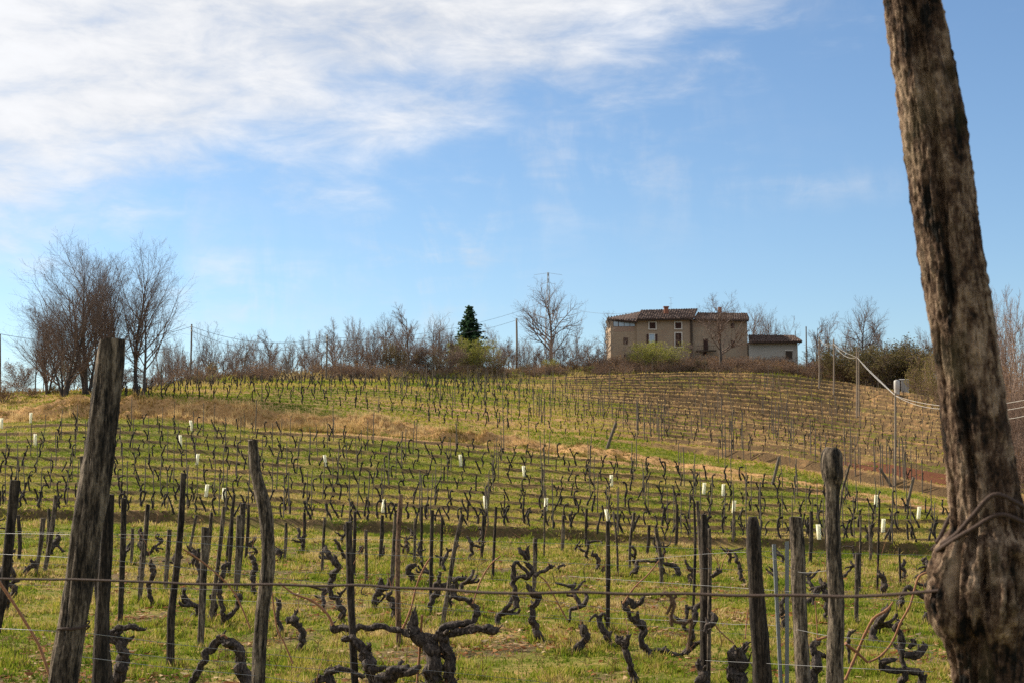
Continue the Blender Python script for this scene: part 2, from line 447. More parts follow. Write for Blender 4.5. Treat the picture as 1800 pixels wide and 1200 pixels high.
Tl = [seg(0, 1, 6), seg(1, 3, 12), seg(3, 4, 90), seg(4, 5, 300), seg(5, 6, 26), seg(6, 7, 130), seg(7, 8, 170), seg(8, 9, 12), seg(9, 10, 14), seg(10, 11, 14), np.linspace(11, 12, 14)]
Tl = np.concatenate(Tl)
SS, TT = np.meshgrid(sc, Tl)
Dk = np.stack([np.interp(sc, S_, k) for k in KD])
ti = np.clip(TT.astype(int), 0, NK - 2); fr_ = TT - ti
cidx = np.broadcast_to(np.arange(len(sc)), TT.shape)
Yg = Dk[ti, cidx] * (1 - fr_) + Dk[ti + 1, cidx] * fr_
Xg = SS * np.maximum(Yg, 14.)
zg, mk = terr(Xg.ravel(), Yg.ravel(), masks=True)
mb = MB(); nc = len(sc); nr = len(Tl)
i = np.arange(nr - 1)[:, None] * nc; j = np.arange(nc - 1)[None]
mb.add(np.stack([Xg.ravel(), Yg.ravel(), zg], 1), np.stack([i + j, i + j + 1, i + nc + j + 1, i + nc + j], -1).reshape(-1, 4))
gr = mb.build('hillside_ground', M_ground, smooth=True)
for k in ('riser', 'bank', 'straw', 'earth', 'beyond', 'bare'):
    a = gr.data.attributes.new(k, 'FLOAT', 'POINT'); a.data.foreach_set('value', mk[k].astype(np.float32))
tag(gr, 'terraced grassy hillside the vineyard grows on', 'hillside', kind='structure')

# ------------------------------------------------------------------ grass
def leafy(name, stops, trans, nscale=40):
    return noisy(name, stops, nscale=nscale, detail=2, rough=.8, spec=.12, trans=trans, tint=True)
M_grass = leafy('grass_blades', [(0, (.075, .12, .010)), (.38, (.18, .225, .020)), (.58, (.30, .275, .04)), (.8, (.42, .30, .11)), (1, (.52, .40, .19))], .44, 3)
def blades(x, y, h, w, tint, lean=.35, nb=3, down=0.0):
    n = len(x)
    z = terr(x, y)
    x = np.repeat(x, nb); y = np.repeat(y, nb); z = np.repeat(z, nb); h = np.repeat(h, nb) * rng.uniform(.6, 1.25, n * nb); w = np.repeat(w, nb)
    t = np.clip(np.repeat(tint, nb) + rng.normal(0, .09, n * nb), 0, 1)
    x = x + rng.normal(0, 1, n * nb) * w * 1.1; y = y + rng.normal(0, 1, n * nb) * w * 1.1
    a = rng.uniform(0, math.pi * 2, n * nb); la = rng.uniform(0, math.pi * 2, n * nb); lr = np.abs(rng.normal(0, lean, n * nb)) * h
    dx, dy = np.cos(a) * w / 2, np.sin(a) * w / 2
    p0 = np.stack([x - dx, y - dy, z - .01], 1); p1 = np.stack([x + dx, y + dy, z - .01], 1)
    p2 = np.stack([x + np.cos(la) * lr, y + np.sin(la) * lr - down * h, z + h], 1)
    V = np.stack([p0, p1, p2], 1).reshape(-1, 3)
    mb = MB(); mb.add(V, np.arange(len(V)).reshape(-1, 3), np.repeat(t, 3)); return mb
def frustum(n, d0, d1, margin=1.08, power=1.0):
    """points spread so that nearer ground gets proportionally more"""
    u = rng.random(n); y = (d0 ** power + u * (d1 ** power - d0 ** power)) ** (1 / power)
    s = rng.uniform(-.335, .335, n) * margin
    return s * y, y
x, y = frustum(230000, 14.5, 60, power=.6)
pt = fbm(x * .35, y * .35, 4); pt2 = fbm(x * 1.6 + 9, y * 1.6, 3); big = fbm(x * .08 + 3, y * .08, 2)
_, mk = terr(x, y, masks=True)
keep = rng.random(len(x)) < np.clip((pt2 - .28) * 2.4, .12, 1) * (1 - .85 * mk['bare'])
x, y, pt, pt2, big = x[keep], y[keep], pt[keep], pt2[keep], big[keep]
pt3 = fbm(x * 4.5, y * 4.5 + 60, 2)
tn = np.clip(.31 + (pt - .5) * 1.3 + (pt2 - .5) * 1.1 + (pt3 - .5) * .9 + (big - .5) * .7 + rng.normal(0, .12, len(x)), 0, 1)
hh = rng.uniform(.02, .055, len(x)) * (1 + 1.8 * sstep(.5, .75, pt2)) * (y / 25) ** .3
o = blades(x, y, hh, .010 + .0009 * y, tn, .7, 3).build('meadow_grass', M_grass)
tag(o, 'short green and straw coloured grass of the flat ground in front', 'grass', kind='stuff')
# slope and bank
x, y = frustum(130000, 58, 104, power=.8)
z, mk = terr(x, y, masks=True)
pt = fbm(x * .25, y * .25, 4); pt2 = fbm(x * .9, y * .9, 3)
keep = rng.random(len(x)) < (.9 - .75 * mk['riser']) * (1 - mk['earth']) * (1 - .9 * mk['bank']) * (.4 + pt2)
x, y = x[keep], y[keep]
tn = np.clip(.36 + (pt - .5) * 1.1 + (pt2 - .5) * .7 + .9 * (mk['straw'] - .2) * 1 + .25 * mk['riser'] + .26 * sstep(0, 5, 5 - mk['q']), 0, 1)[keep]
o = blades(x, y, rng.uniform(.04, .10, len(x)), .05 + .0003 * y, tn, .8, 2).build('slope_grass', M_grass)
tag(o, 'grass on the vine terraces of the middle slope', 'grass', kind='stuff')
M_hay = leafy('dry_bank_grass', [(0, (.13, .13, .02)), (.2, (.20, .14, .045)), (.5, (.42, .285, .11)), (1, (.62, .46, .23))], .35, 2)
s_ = rng.uniform(-.36, .36, 60000); y = np.interp(s_, S_, KD[I6]) + rng.uniform(-1.5, 6.5, 60000); x = s_ * y
z, mk = terr(x, y, masks=True); pt2 = fbm(x * .8, y * .8, 3); pt = fbm(x * .3, y * .3, 3)
keep = rng.random(len(x)) < mk['bank'] * (.3 + pt2) * (1 - .65 * sstep(-.05, .12, x / y))
x, y, pt = x[keep], y[keep], pt[keep]
pt4 = fbm(x * 1.9 + 6, y * 1.9, 3)
o = blades(x, y, rng.uniform(.08, .24, len(x)) * (.5 + 2.0 * sstep(.48, .72, pt4)) * (1 - .55 * sstep(-.1, .08, x / y)), rng.uniform(.03, .06, len(x)), np.clip(.5 + (pt - .5) * 2.2 + (pt4 - .5) * 1.5 - .38 * sstep(-.08, .06, x / y) * (x / y < .22), 0, 1), .5, 3, .55).build('dry_bank_grass', M_hay)
tag(o, 'long dry straw grass hanging down the bank', 'dry grass', kind='stuff')
x, y = frustum(150000, 84, 225, power=1)
z, mk = terr(x, y, masks=True); pt2 = fbm(x * .5, y * .5, 3); pt = fbm(x * .12, y * .2, 3)
keep = (mk['tu'] > .02) & (rng.random(len(x)) < (.3 + pt2) * (1 - .8 * mk['riser']) * (1 - mk['earth']) * (1 - .7 * mk['beyond']))
x, y = x[keep], y[keep]
tn = np.clip(.40 + (pt - .5) * 1.5 + (pt2 - .5) * .6 + .75 * (mk['straw'] - .3) + .2 * mk['beyond'], 0, 1)[keep]
o = blades(x, y, rng.uniform(.07, .17, len(x)) * (1 + mk['beyond'][keep] * 2.5), .07 + .0006 * y, tn, .7, 2).build('upper_field_grass', M_grass)
tag(o, 'thin green and straw coloured grass between the upper vine rows', 'grass', kind='stuff')
# fallen leaves
M_litter = leafy('fallen_leaves', [(0, (.10, .035, .014)), (.4, (.26, .10, .03)), (.7, (.34, .20, .09)), (1, (.55, .42, .26))], .3, 20)
x, y = frustum(34000, 14.5, 50, power=.5)
pt = fbm(x * .5 + 20, y * .5, 3)
_, mk = terr(x, y, masks=True)
keep = rng.random(len(x)) < np.clip(sstep(.46, .70, pt) + .8 * mk['bare'], 0, 1) * (1 - sstep(22, 55, y) * .75)
x, y = x[keep], y[keep]; n = len(x); z = terr(x, y) + .02
a = rng.uniform(0, 6.28, n); r = rng.uniform(.02, .045, n) * (1 + y / 60); up = rng.uniform(-.6, .9, n) * r
V = np.stack([np.stack([x + np.cos(a + k) * r * s_, y + np.sin(a + k) * r * s_, z + e * up + .01], 1) for k, s_, e in ((0, 1.2, 1), (1.5, .7, 0), (3.14, 1, .6), (4.6, .75, 0))], 1).reshape(-1, 3)
mb = MB(); mb.add(V, np.arange(4 * n).reshape(-1, 4), np.repeat(rng.random(n), 4))
o = mb.build('fallen_leaves', M_litter)
tag(o, 'brown and orange fallen leaves scattered in the near grass', 'fallen leaves', kind='stuff')
# dead weed stalks and dry seed heads standing in the grass
M_weed = leafy('dead_weeds', [(0, (.14, .06, .03)), (.5, (.26, .14, .07)), (1, (.38, .27, .14))], .2, 20)
x, y = frustum(5200, 14.5, 62, power=.7)
keep = rng.random(len(x)) < sstep(.45, .75, fbm(x * .6 + 4, y * .6 + 33, 3)); x, y = x[keep], y[keep]; n = len(x); z = terr(x, y)
hgt_ = rng.uniform(.08, .34, n); lx, ly = rng.normal(0, .25, n) * hgt_, rng.normal(0, .25, n) * hgt_
p0 = np.stack([x, y, z - .02], 1); p1 = np.stack([x + lx * .4, y + ly * .4, z + hgt_ * .6], 1); p2 = np.stack([x + lx, y + ly, z + hgt_], 1)
mb = MB(); rr = np.full(n, .0035) * (.6 + y / 40); tt = rng.random(n)
sticks(mb, p0, p1, rr, rr * .8, 3, tt); sticks(mb, p1, p2, rr * .8, rr * .5, 3, tt)
for k in range(3):
    q = p1 + (p2 - p1) * rng.random(n)[:, None]; e = q + np.stack([rng.normal(0, .06, n), rng.normal(0, .06, n), rng.uniform(.01, .08, n)], 1)
    sticks(mb, q, e, rr * .7, rr * .9, 3, tt)
o = mb.build('dead_weeds', M_weed); tag(o, 'thin brown dead weed stalks standing in the grass', 'weeds', kind='stuff')
# ------------------------------------------------------------------ trees
M_bark = noisy('tree_bark', [(.25, (.030, .024, .020)), (.55, (.075, .060, .050)), (.8, (.14, .115, .095))], scale=(3, 3, .8), nscale=2, bump=.6, bdist=.04, rnd=1)
M_barkl = noisy('pale_tree_bark', [(.25, (.09, .07, .055)), (.55, (.22, .18, .14)), (.8, (.36, .31, .26))], scale=(3, 3, .8), nscale=2, bump=.5, bdist=.03, rnd=1)
M_twig = noisy('twigs', [(.3, (.10, .070, .056)), (.7, (.22, .155, .122))], nscale=.6, detail=2, rnd=1)
M_twigp = noisy('reddish_twigs', [(.3, (.13, .085, .063)), (.7, (.28, .19, .14))], nscale=.6, detail=2, rnd=1)
M_twigb = noisy('pale_twigs', [(.3, (.15, .115, .085)), (.7, (.29, .235, .19))], nscale=.6, detail=2, rnd=1)
def leafm(name, a, b, c): return noisy(name, [(.1, a), (.5, b), (.9, c)], nscale=1.2, detail=2, rough=.75, spec=.15, trans=.4, tint=True)
M_bud = leafm('spring_buds', (.12, .14, .018), (.24, .245, .04), (.37, .34, .08))
M_olive = leafm('olive_leaves', (.085, .08, .018), (.17, .145, .04), (.27, .21, .075))
M_rust = leafm('dry_brown_leaves', (.09, .045, .018), (.19, .10, .036), (.29, .17, .07))
M_dkgreen = leafm('dark_evergreen_leaves', (.045, .040, .015), (.095, .080, .028), (.16, .125, .048))
M_needle = leafm('spruce_needles', (.010, .026, .014), (.026, .058, .028), (.055, .10, .045))
M_ivy = leafm('ivy_leaves', (.015, .026, .006), (.035, .05, .012), (.07, .08, .02))

def unit(v): return v / (np.linalg.norm(v) + 1e-9)
class Grow:
    def __init__(s, seed): s.r = random.Random(seed); s.p0 = []; s.p1 = []; s.r0 = []; s.r1 = []; s.limbs = []; s.tips = []
    def rv(s): return np.array([s.r.gauss(0, 1), s.r.gauss(0, 1), s.r.gauss(0, 1)])
    def branch(s, p, d, ln, rad, lev, spec):
        """spec[lev] = (children, length ratio, angle, wiggle, up, segments, first child at)"""
        nch, lr, ang, wig, up, ns, first = spec[lev]
        last = lev == len(spec) - 1
        pts = [p]; rr = [rad]; st = ln / ns
        for i in range(ns):
            d = unit(d + s.rv() * wig + np.array([0, 0, up]))
            p = p + d * st; pts.append(p); rr.append(rad * (1 - .82 * (i + 1) / ns))
        if lev == 0 or (lev == 1 and rad > .03): s.limbs.append((lev, pts, rr))
        else:
            for i in range(ns):
                s.p0.append(pts[i]); s.p1.append(pts[i + 1]); s.r0.append(rr[i]); s.r1.append(rr[i + 1])
        if last: s.tips.append((pts[-1], d)); return
        for k in range(nch):
            t = first + (1 - first) * (k + s.r.random()) / nch
            i = min(int(t * ns), ns - 1); f = t * ns - i
            q = pts[i] * (1 - f) + pts[i + 1] * f
            dd = unit(pts[i + 1] - pts[i])
            a = math.radians(ang * s.r.uniform(.65, 1.3)); side = unit(np.cross(dd, s.rv()))
            nd = unit(dd * math.cos(a) + side * math.sin(a))
            s.branch(q, nd, ln * lr * (1.15 - .55 * t) * s.r.uniform(.75, 1.2), max(rr[i] * s.r.uniform(.45, .62), .006), lev + 1, spec)
TREES = {}; WID = {'spruce': 3.9}
def tree_proto(key, seed, H, rad, spec, trunkm, twigm, twr=1.0, lean=(0, 0), leaves=None, ivy=0, stems=1, sp=.25):
    g = Grow(seed)
    for k in range(stems):
        a = k * 2.4 + seed
        d = unit(np.array([lean[0] + (math.cos(a) * sp if stems > 1 else 0), lean[1] + (math.sin(a) * sp if stems > 1 else 0), 1.]))
        o = np.array([math.cos(a) * .12 * (stems > 1), math.sin(a) * .12 * (stems > 1), -.3])
        g.branch(o, d, H * (1 if stems == 1 else g.r.uniform(.75, 1.0)), rad * (1 if stems == 1 else g.r.uniform(.6, 1)), 0, spec)
    tm = MB(); cm = MB()
    for lev, pts, rr in g.limbs:
        rr = np.array(rr)
        if lev == 0: rr[0] *= 1.35
        tube(tm if lev == 0 else cm, pts, rr, 8 if lev == 0 else 5, .15 if lev == 0 else 0, seed=seed)
    r0 = np.array(g.r0) * twr; r1 = np.maximum(np.array(g.r1) * twr, .004)
    sticks(cm, g.p0, g.p1, r0, r1, 3)
    if ivy:
        lv = MB(); n = ivy
        pts = np.array(g.limbs[0][1]); rr = np.array(g.limbs[0][2])
        t = rng.random(n) ** .8 * (len(pts) - 1) * .55; i = t.astype(int); f = (t - i)[:, None]
        c = pts[i] * (1 - f) + pts[i + 1] * f + rng.normal(0, 1, (n, 3)) * (rr[i][:, None] * .9 + .05)
        leafquads(tm, c, .09)
    lm = None
    if leaves:
        lmat, per, size, spread = leaves
        tips = np.array([t[0] for t in g.tips]); n = int(len(tips) * per)
        c = tips[rng.integers(0, len(tips), n)] + rng.normal(0, spread, (n, 3))
        lm = MB(); leafquads(lm, c, size)
        lm = lm.mesh(key + '_leaves', lmat)
    allp = np.concatenate(cm.v); Hh = float(np.quantile(allp[:, 2], .998)); Wd = float(np.quantile(np.abs(allp[:, 0]), .97) + np.quantile(np.abs(allp[:, 1]), .97))
    TREES[key] = (tm.mesh(key + '_trunk', trunkm, True), cm.mesh(key + '_crown', twigm), lm, Hh); WID[key] = Wd
def leafquads(mb, c, size):
    n = len(c); a = rng.normal(0, 1, (n, 3)); a /= np.linalg.norm(a, axis=1)[:, None]
    b = np.cross(a, rng.normal(0, 1, (n, 3))); b /= np.linalg.norm(b, axis=1)[:, None]
    s = size * rng.uniform(.6, 1.4, n)[:, None]
    V = np.stack([c - a * s * .5, c + b * s * .32, c + a * s * .5, c - b * s * .32], 1).reshape(-1, 3)
    mb.add(V, np.arange(4 * n).reshape(-1, 4), np.repeat(rng.random(n), 4))
def place_tree(key, name, u, d, height, label, cat='tree', group=None, width=1.0, rot=None, z=None, lean=0):
    tm, cm, lm, H = TREES[key]
    p = ground(u, d); k = height / H
    o = empty(name, (p.x, p.y, p.z if z is None else z), label, cat, group)
    kx = (width * d / F) / WID[key] if width > 5 else k * width
    o.scale = (kx, kx, k); o.rotation_euler = (0, lean, random.uniform(0, 6.28) if rot is None else rot)
    for nm, me in (('trunk', tm), ('crown', cm), ('foliage', lm)):
        if me is None: continue
        c = bpy.data.objects.new(nm, me); COL.objects.link(c); c.parent = o
    return o
# spec rows: children, length ratio, angle, wiggle, up, segments, first child at
tree_proto('vase', 11, 10.5, .20, [(20, .62, 40, .05, .05, 9, .2), (11, .46, 38, .10, .10, 6, .15), (9, .5, 40, .14, .08, 4, .1), (7, .6, 40, .18, .05, 3, .1)], M_bark, M_twig, 1.0, ivy=2500)
tree_proto('vase2', 12, 10.5, .17, [(19, .56, 36, .05, .05, 9, .22), (11, .46, 36, .10, .12, 6, .15), (9, .5, 40, .14, .08, 4, .1), (7, .6, 40, .18, .05, 3, .1)], M_bark, M_twig, 1.0, lean=(.05, 0), ivy=1200)
tree_proto('wide', 13, 9.5, .15, [(16, .68, 48, .06, .03, 8, .22), (11, .48, 42, .12, .10, 6, .15), (8, .5, 42, .15, .06, 4, .1), (7, .6, 40, .18, .04, 3, .1)], M_bark, M_twig, 1.0, lean=(.12, 0))
tree_proto('clump', 31, 9.5, .17, [(17, .62, 36, .05, .03, 9, .14), (11, .5, 38, .10, .10, 6, .12), (9, .5, 40, .14, .08, 4, .1), (6, .6, 40, .18, .05, 3, .1)], M_bark, M_twig, .72, stems=4, sp=.20)
tree_proto('upright', 14, 9, .13, [(14, .42, 34, .05, .06, 9, .25), (8, .46, 36, .12, .12, 5, .15), (8, .5, 40, .15, .08, 3, .1), (5, .6, 40, .2, .05, 2, .1)], M_bark, M_twig, 2.1)
tree_proto('upright2', 15, 9, .12, [(13, .5, 40, .07, .05, 9, .2), (8, .46, 38, .14, .12, 5, .15), (8, .5, 40, .15, .08, 3, .1), (5, .6, 40, .2, .05, 2, .1)], M_bark, M_twigp, 2.1)
tree_proto('spread', 16, 9, .22, [(19, .60, 52, .06, .05, 9, .22), (10, .5, 42, .13, .10, 6, .15), (8, .5, 42, .15, .08, 4, .1), (5, .6, 40, .18, .05, 3, .1)], M_bark, M_twig, 1.35)
tree_proto('bushy', 17, 6, .08, [(9, .5, 30, .08, .04, 7, .12), (8, .46, 34, .14, .10, 5, .1), (6, .5, 38, .18, .06, 3, .1), (3, .55, 40, .2, .04, 2, .1)], M_bark, M_twigp, 1.5, stems=4, sp=.28)
tree_proto('birch', 18, 9, .09, [(16, .30, 36, .04, .06, 9, .18), (8, .46, 38, .14, .08, 5, .15), (5, .5, 40, .18, .02, 3, .1)], M_barkl, M_twigb, 1.7, stems=2, sp=.07)
tree_proto('fork', 19, 8.5, .14, [(10, .6, 42, .10, .05, 8, .18), (8, .5, 40, .14, .14, 6, .15), (6, .5, 42, .18, .08, 4, .1), (4, .5, 40, .2, .05, 2, .1)], M_bark, M_twig, 2.1, stems=2, sp=.3)
bspec = [(8, .55, 34, .10, .02, 6, .08), (7, .5, 36, .16, .06, 4, .1), (5, .55, 40, .2, .03, 3, .1), (2, .6, 45, .2, 0, 2, .2)]
tree_proto('shrub_bud', 21, 4, .035, bspec, M_barkl, M_twigb, 1.3, stems=9, sp=.55, leaves=(M_bud, 3.6, .12, .13))
tree_proto('shrub_olive', 22, 4, .035, bspec, M_bark, M_twigp, 1.6, stems=9, sp=.55, leaves=(M_olive, 1.5, .12, .14))
tree_proto('shrub_brown', 23, 4, .035, bspec, M_bark, M_twigp, 2.2, stems=10, sp=.6)
tree_proto('shrub_rust', 24, 4, .035, bspec, M_bark, M_twigp, 1.8, stems=9, sp=.5, leaves=(M_rust, .8, .12, .12))
tree_proto('shrub_dark', 25, 4, .04, bspec, M_bark, M_twig, 1.8, stems=10, sp=.6, leaves=(M_dkgreen, 2.2, .15, .16))
tree_proto('bramble', 26, 1.6, .02, [(7, .6, 45, .16, -.03, 6, .05), (6, .5, 40, .2, -.02, 4, .1), (4, .55, 45, .2, 0, 2, .1)], M_bark, M_twigp, 1.7, stems=12, sp=.9, leaves=(M_rust, .5, .10, .1))
# spruce
g = random.Random(5); tm = MB(); cm = MB(); H = 8.
tube(tm, [(0, 0, -.3), (0, 0, H * .5), (0, 0, H)], [.16, .09, .01], 7)
c = []
for k in range(27):
    z = .7 + (H - .7) * (k / 27) ** .92; R = (1 - (z / H) ** 1.35) * 2.1 * g.uniform(.78, 1.12) + .10
    for b in range(8):
        a = b * .785 + k * 1.1 + g.uniform(-.25, .25); R2 = R * g.uniform(.5, 1.15)
        tip = np.array([math.cos(a) * R2, math.sin(a) * R2, z - .22 * R2 + .12 * R2 ** 2]); root = np.array([0, 0, z])
        tube(cm, [root, (root + tip) / 2 - [0, 0, .05], tip], [.018, .012, .004], 3, cap=False)
        n = int(8 + 30 * R2); t = rng.random(n) ** .7
        c.append(root + (tip - root) * t[:, None] + rng.normal(0, 1, (n, 3)) * np.array([.10, .10, .09]) - np.array([0, 0, .08]) * t[:, None])
lm = MB(); leafquads(lm, np.concatenate(c), .26)
WID['spruce'] = 3.6
TREES['spruce'] = (tm.mesh('spruce_trunk', M_bark, True), cm.mesh('spruce_boughs', M_bark), lm.mesh('spruce_foliage', M_needle), H)

def tree_px(key, name, u, vtop, d, label, group=None, width=1., cat='tree', rot=None, lean=0):
    p = ground(u, d); h = P(u, vtop, d).z - p.z
    return place_tree(key, name, u, d, max(h, .8), label, cat, group, width, rot, None, lean)
G1 = 'big bare trees on the bank at left'
tree_px('clump', 'bare_tree', 112, 488, 106, 'dark bare tree at the left side of the big clump, leaning outward', G1, 150, rot=3.0, lean=-.10)
tree_px('clump', 'bare_tree', 152, 420, 109, 'tallest ivy trunked bare tree in the middle of the big clump', G1, 185, rot=.4)
tree_px('vase2', 'bare_tree', 182, 432, 112, 'bare tree rising just behind the top of the large leaning post', G1, 120, rot=2.2)
tree_px('clump', 'bare_tree', 84, 520, 110, 'many stemmed lower bare tree on the left flank of the big clump', G1, 95, rot=4.4)
tree_px('vase2', 'bare_tree', 208, 440, 113, 'slender bare tree filling the gap right of the leaning post top', G1, 115, rot=1.4)
tree_px('vase', 'bare_tree', 238, 418, 110, 'bare tree with a straight dark trunk right of the large leaning post', G1, 130, rot=5.0)
tree_px('wide', 'bare_tree', 250, 462, 108, 'bare tree at right side of the big clump with a long low limb', G1, 165, rot=.2)
tree_px('upright2', 'bare_tree', 62, 515, 112, 'slim grey bare tree standing just left of the big clump', G1, 62)
tree_px('upright2', 'bare_tree', 76, 600, 114, 'small thin bare tree between slim grey tree and the big clump')
tree_px('shrub_rust', 'dry_shrub', 36, 632, 113, 'tall rusty leaved shrub below the slim grey tree at left', cat='shrub', width=.9)
tree_px('shrub_rust', 'dry_shrub', 6, 668, 106, 'rounded orange brown shrub at the far left edge', cat='shrub', width=1.3)
tree_px('shrub_rust', 'dry_shrub', 55, 684, 108, 'low orange brown shrub on the bank top left of the big clump', cat='shrub', width=1.6)
tree_px('shrub_rust', 'dry_shrub', -30, 660, 110, 'orange brown shrub cut by the left edge of the view', cat='shrub', width=1.4)
tree_px('shrub_olive', 'green_shrub', 96, 672, 110, 'low olive green shrub at foot of the leftmost clump tree', cat='shrub', width=1.5)
tree_px('shrub_olive', 'green_shrub', 128, 600, 116, 'thin olive shrub between the trunks of the big clump', cat='shrub', width=.8)
tree_px('shrub_brown', 'bare_shrub', 205, 640, 114, 'brown thicket at the foot of the ivy trunked tree', cat='shrub', width=1.5)
tree_px('shrub_brown', 'bare_shrub', 262, 655, 118, 'brown thicket at the right foot of the big clump', cat='shrub', width=1.4)
G2 = 'bare trees along the crest of the hill'
crest = [ # key, u, top, depth, width, label
 ('upright2', 300, 592, 150, 34, 'small bare tree just right of the big clump, left of first utility pole'),
 ('upright', 318, 606, 160, 26, 'thin bare sapling close to the left of first utility pole'),
 ('fork', 366, 566, 158, 56, 'forked bare tree right of the first utility pole, over a green shrub'),
 ('fork', 410, 588, 165, 66, 'low wide forked bare tree, second to the right of first utility pole'),
 ('upright2', 446, 592, 168, 34, 'slender bare tree between the two left utility poles, brownish'),
 ('upright', 478, 600, 172, 30, 'short bare tree above an olive shrub left of the second pole'),
 ('upright2', 505, 604, 170, 30, 'thin reddish bare tree left of the second utility pole'),
 ('upright', 535, 590, 175, 28, 'narrow bare tree close left of the second utility pole'),
 ('upright', 588, 556, 176, 42, 'tall straight bare tree just right of the second utility pole'),
 ('birch', 628, 566, 180, 28, 'pale thin tree between two taller bare trees, right of second pole'),
 ('upright2', 655, 580, 178, 40, 'reddish bare tree left of the two tall twin trees'),
 ('spread', 680, 548, 186, 54, 'left one of the two tall twin bare trees in the crest thicket'),
 ('upright', 717, 534, 188, 56, 'right and taller one of the two twin bare trees in the crest thicket'),
 ('birch', 766, 548, 190, 44, 'pale feathery birch left of the dark spruce'),
 ('upright2', 790, 572, 192, 36, 'small brown bare tree touching the left side of the spruce'),
 ('upright2', 868, 568, 200, 44, 'brown bare tree between the spruce and the tall round pole'),
 ('upright', 886, 590, 205, 30, 'small bare tree just left of the tall round pole'),
 ('spread', 968, 490, 212, 112, 'large spreading bare tree standing in front of the lattice pylon'),
 ('upright2', 938, 600, 218, 36, 'small reddish bare tree left of the large spreading tree'),
 ('upright2', 1012, 560, 222, 30, 'narrow reddish bare tree right of the large spreading tree'),
 ('upright2', 1036, 590, 224, 44, 'low reddish bare tree left of the white birch by the farmhouse'),
 ('birch', 1066, 545, 208, 40, 'white stemmed birch at the left corner of the farmhouse'),
 ('birch', 1104, 590, 207, 24, 'thin pale sapling in front of the left wing of the farmhouse'),
 ('fork', 1211, 588, 208, 48, 'small bare fruit tree in front of the tall framed window'),
 ('spread', 1268, 514, 209, 105, 'large bare tree in front of the right part of the farmhouse'),
 ('spread', 1326, 532, 246, 66, 'round bare tree behind the right end of the farmhouse'),
 ('spread', 1352, 540, 250, 60, 'bare tree behind the low barn roof, left of its neighbour'),
 ('fork', 1378, 556, 252, 56, 'bare tree with drooping limbs behind the right half of the barn'),
 ('upright', 1436, 556, 218, 42, 'left bare tree right of the barn, behind the thin poles'),
 ('upright2', 1456, 548, 222, 46, 'brownish bare tree behind the row of net poles'),
 ('upright2', 1484, 566, 220, 36, 'small bare tree left of the largest tree on the right'),
 ('spread', 1518, 520, 214, 74, 'largest bare tree right of the barn, with a dark trunk'),
 ('upright', 1545, 548, 216, 36, 'bare tree close to the right of the largest right hand tree'),
 ('upright2', 1586, 590, 216, 36, 'thin bare tree rising over the dark thicket on the right'),
 ('upright2', 1622, 575, 205, 44, 'bare tree just left of the huge near post'),
]
for key, u, vt, d, w, lab in crest:
    nm = 'birch_tree' if key == 'birch' else 'bare_tree'
    tree_px(key, nm, u, vt, d, lab, G2, w)
tree_px('spruce', 'spruce_tree', 825, 537, 214, 'dark green spruce standing among the bare trees of the crest', width=84)
rz = random.Random(31)
for u0, u1, n, lo, hi, lab in ((268, 330, 12, 585, 630, 'thin bare sapling between the big clump and the first utility pole'), (342, 566, 34, 568, 625, 'thin bare sapling in the thicket between the first and second utility poles'),
                               (582, 805, 36, 545, 612, 'thin bare sapling in the thicket between the second pole and the spruce'), (848, 1060, 30, 572, 622, 'thin bare sapling in the thicket between the spruce and the farmhouse'),
                               (1420, 1640, 26, 560, 612, 'thin bare sapling in the thicket right of the barn')):
    for k in range(n):
        u = u0 + (u1 - u0) * (k + rz.random()) / n; dcr = float(np.interp((u - 900) / F, S_, KD[I9]))
        key = rz.choice(('upright', 'upright2', 'upright2', 'bushy', 'fork', 'birch'))
        tree_px(key, 'bare_sapling', u, lo + (hi - lo) * rz.random() ** .55, dcr + rz.uniform(8, 26), lab, lab.replace('thin bare sapling', 'saplings'), rz.uniform(20, 42))
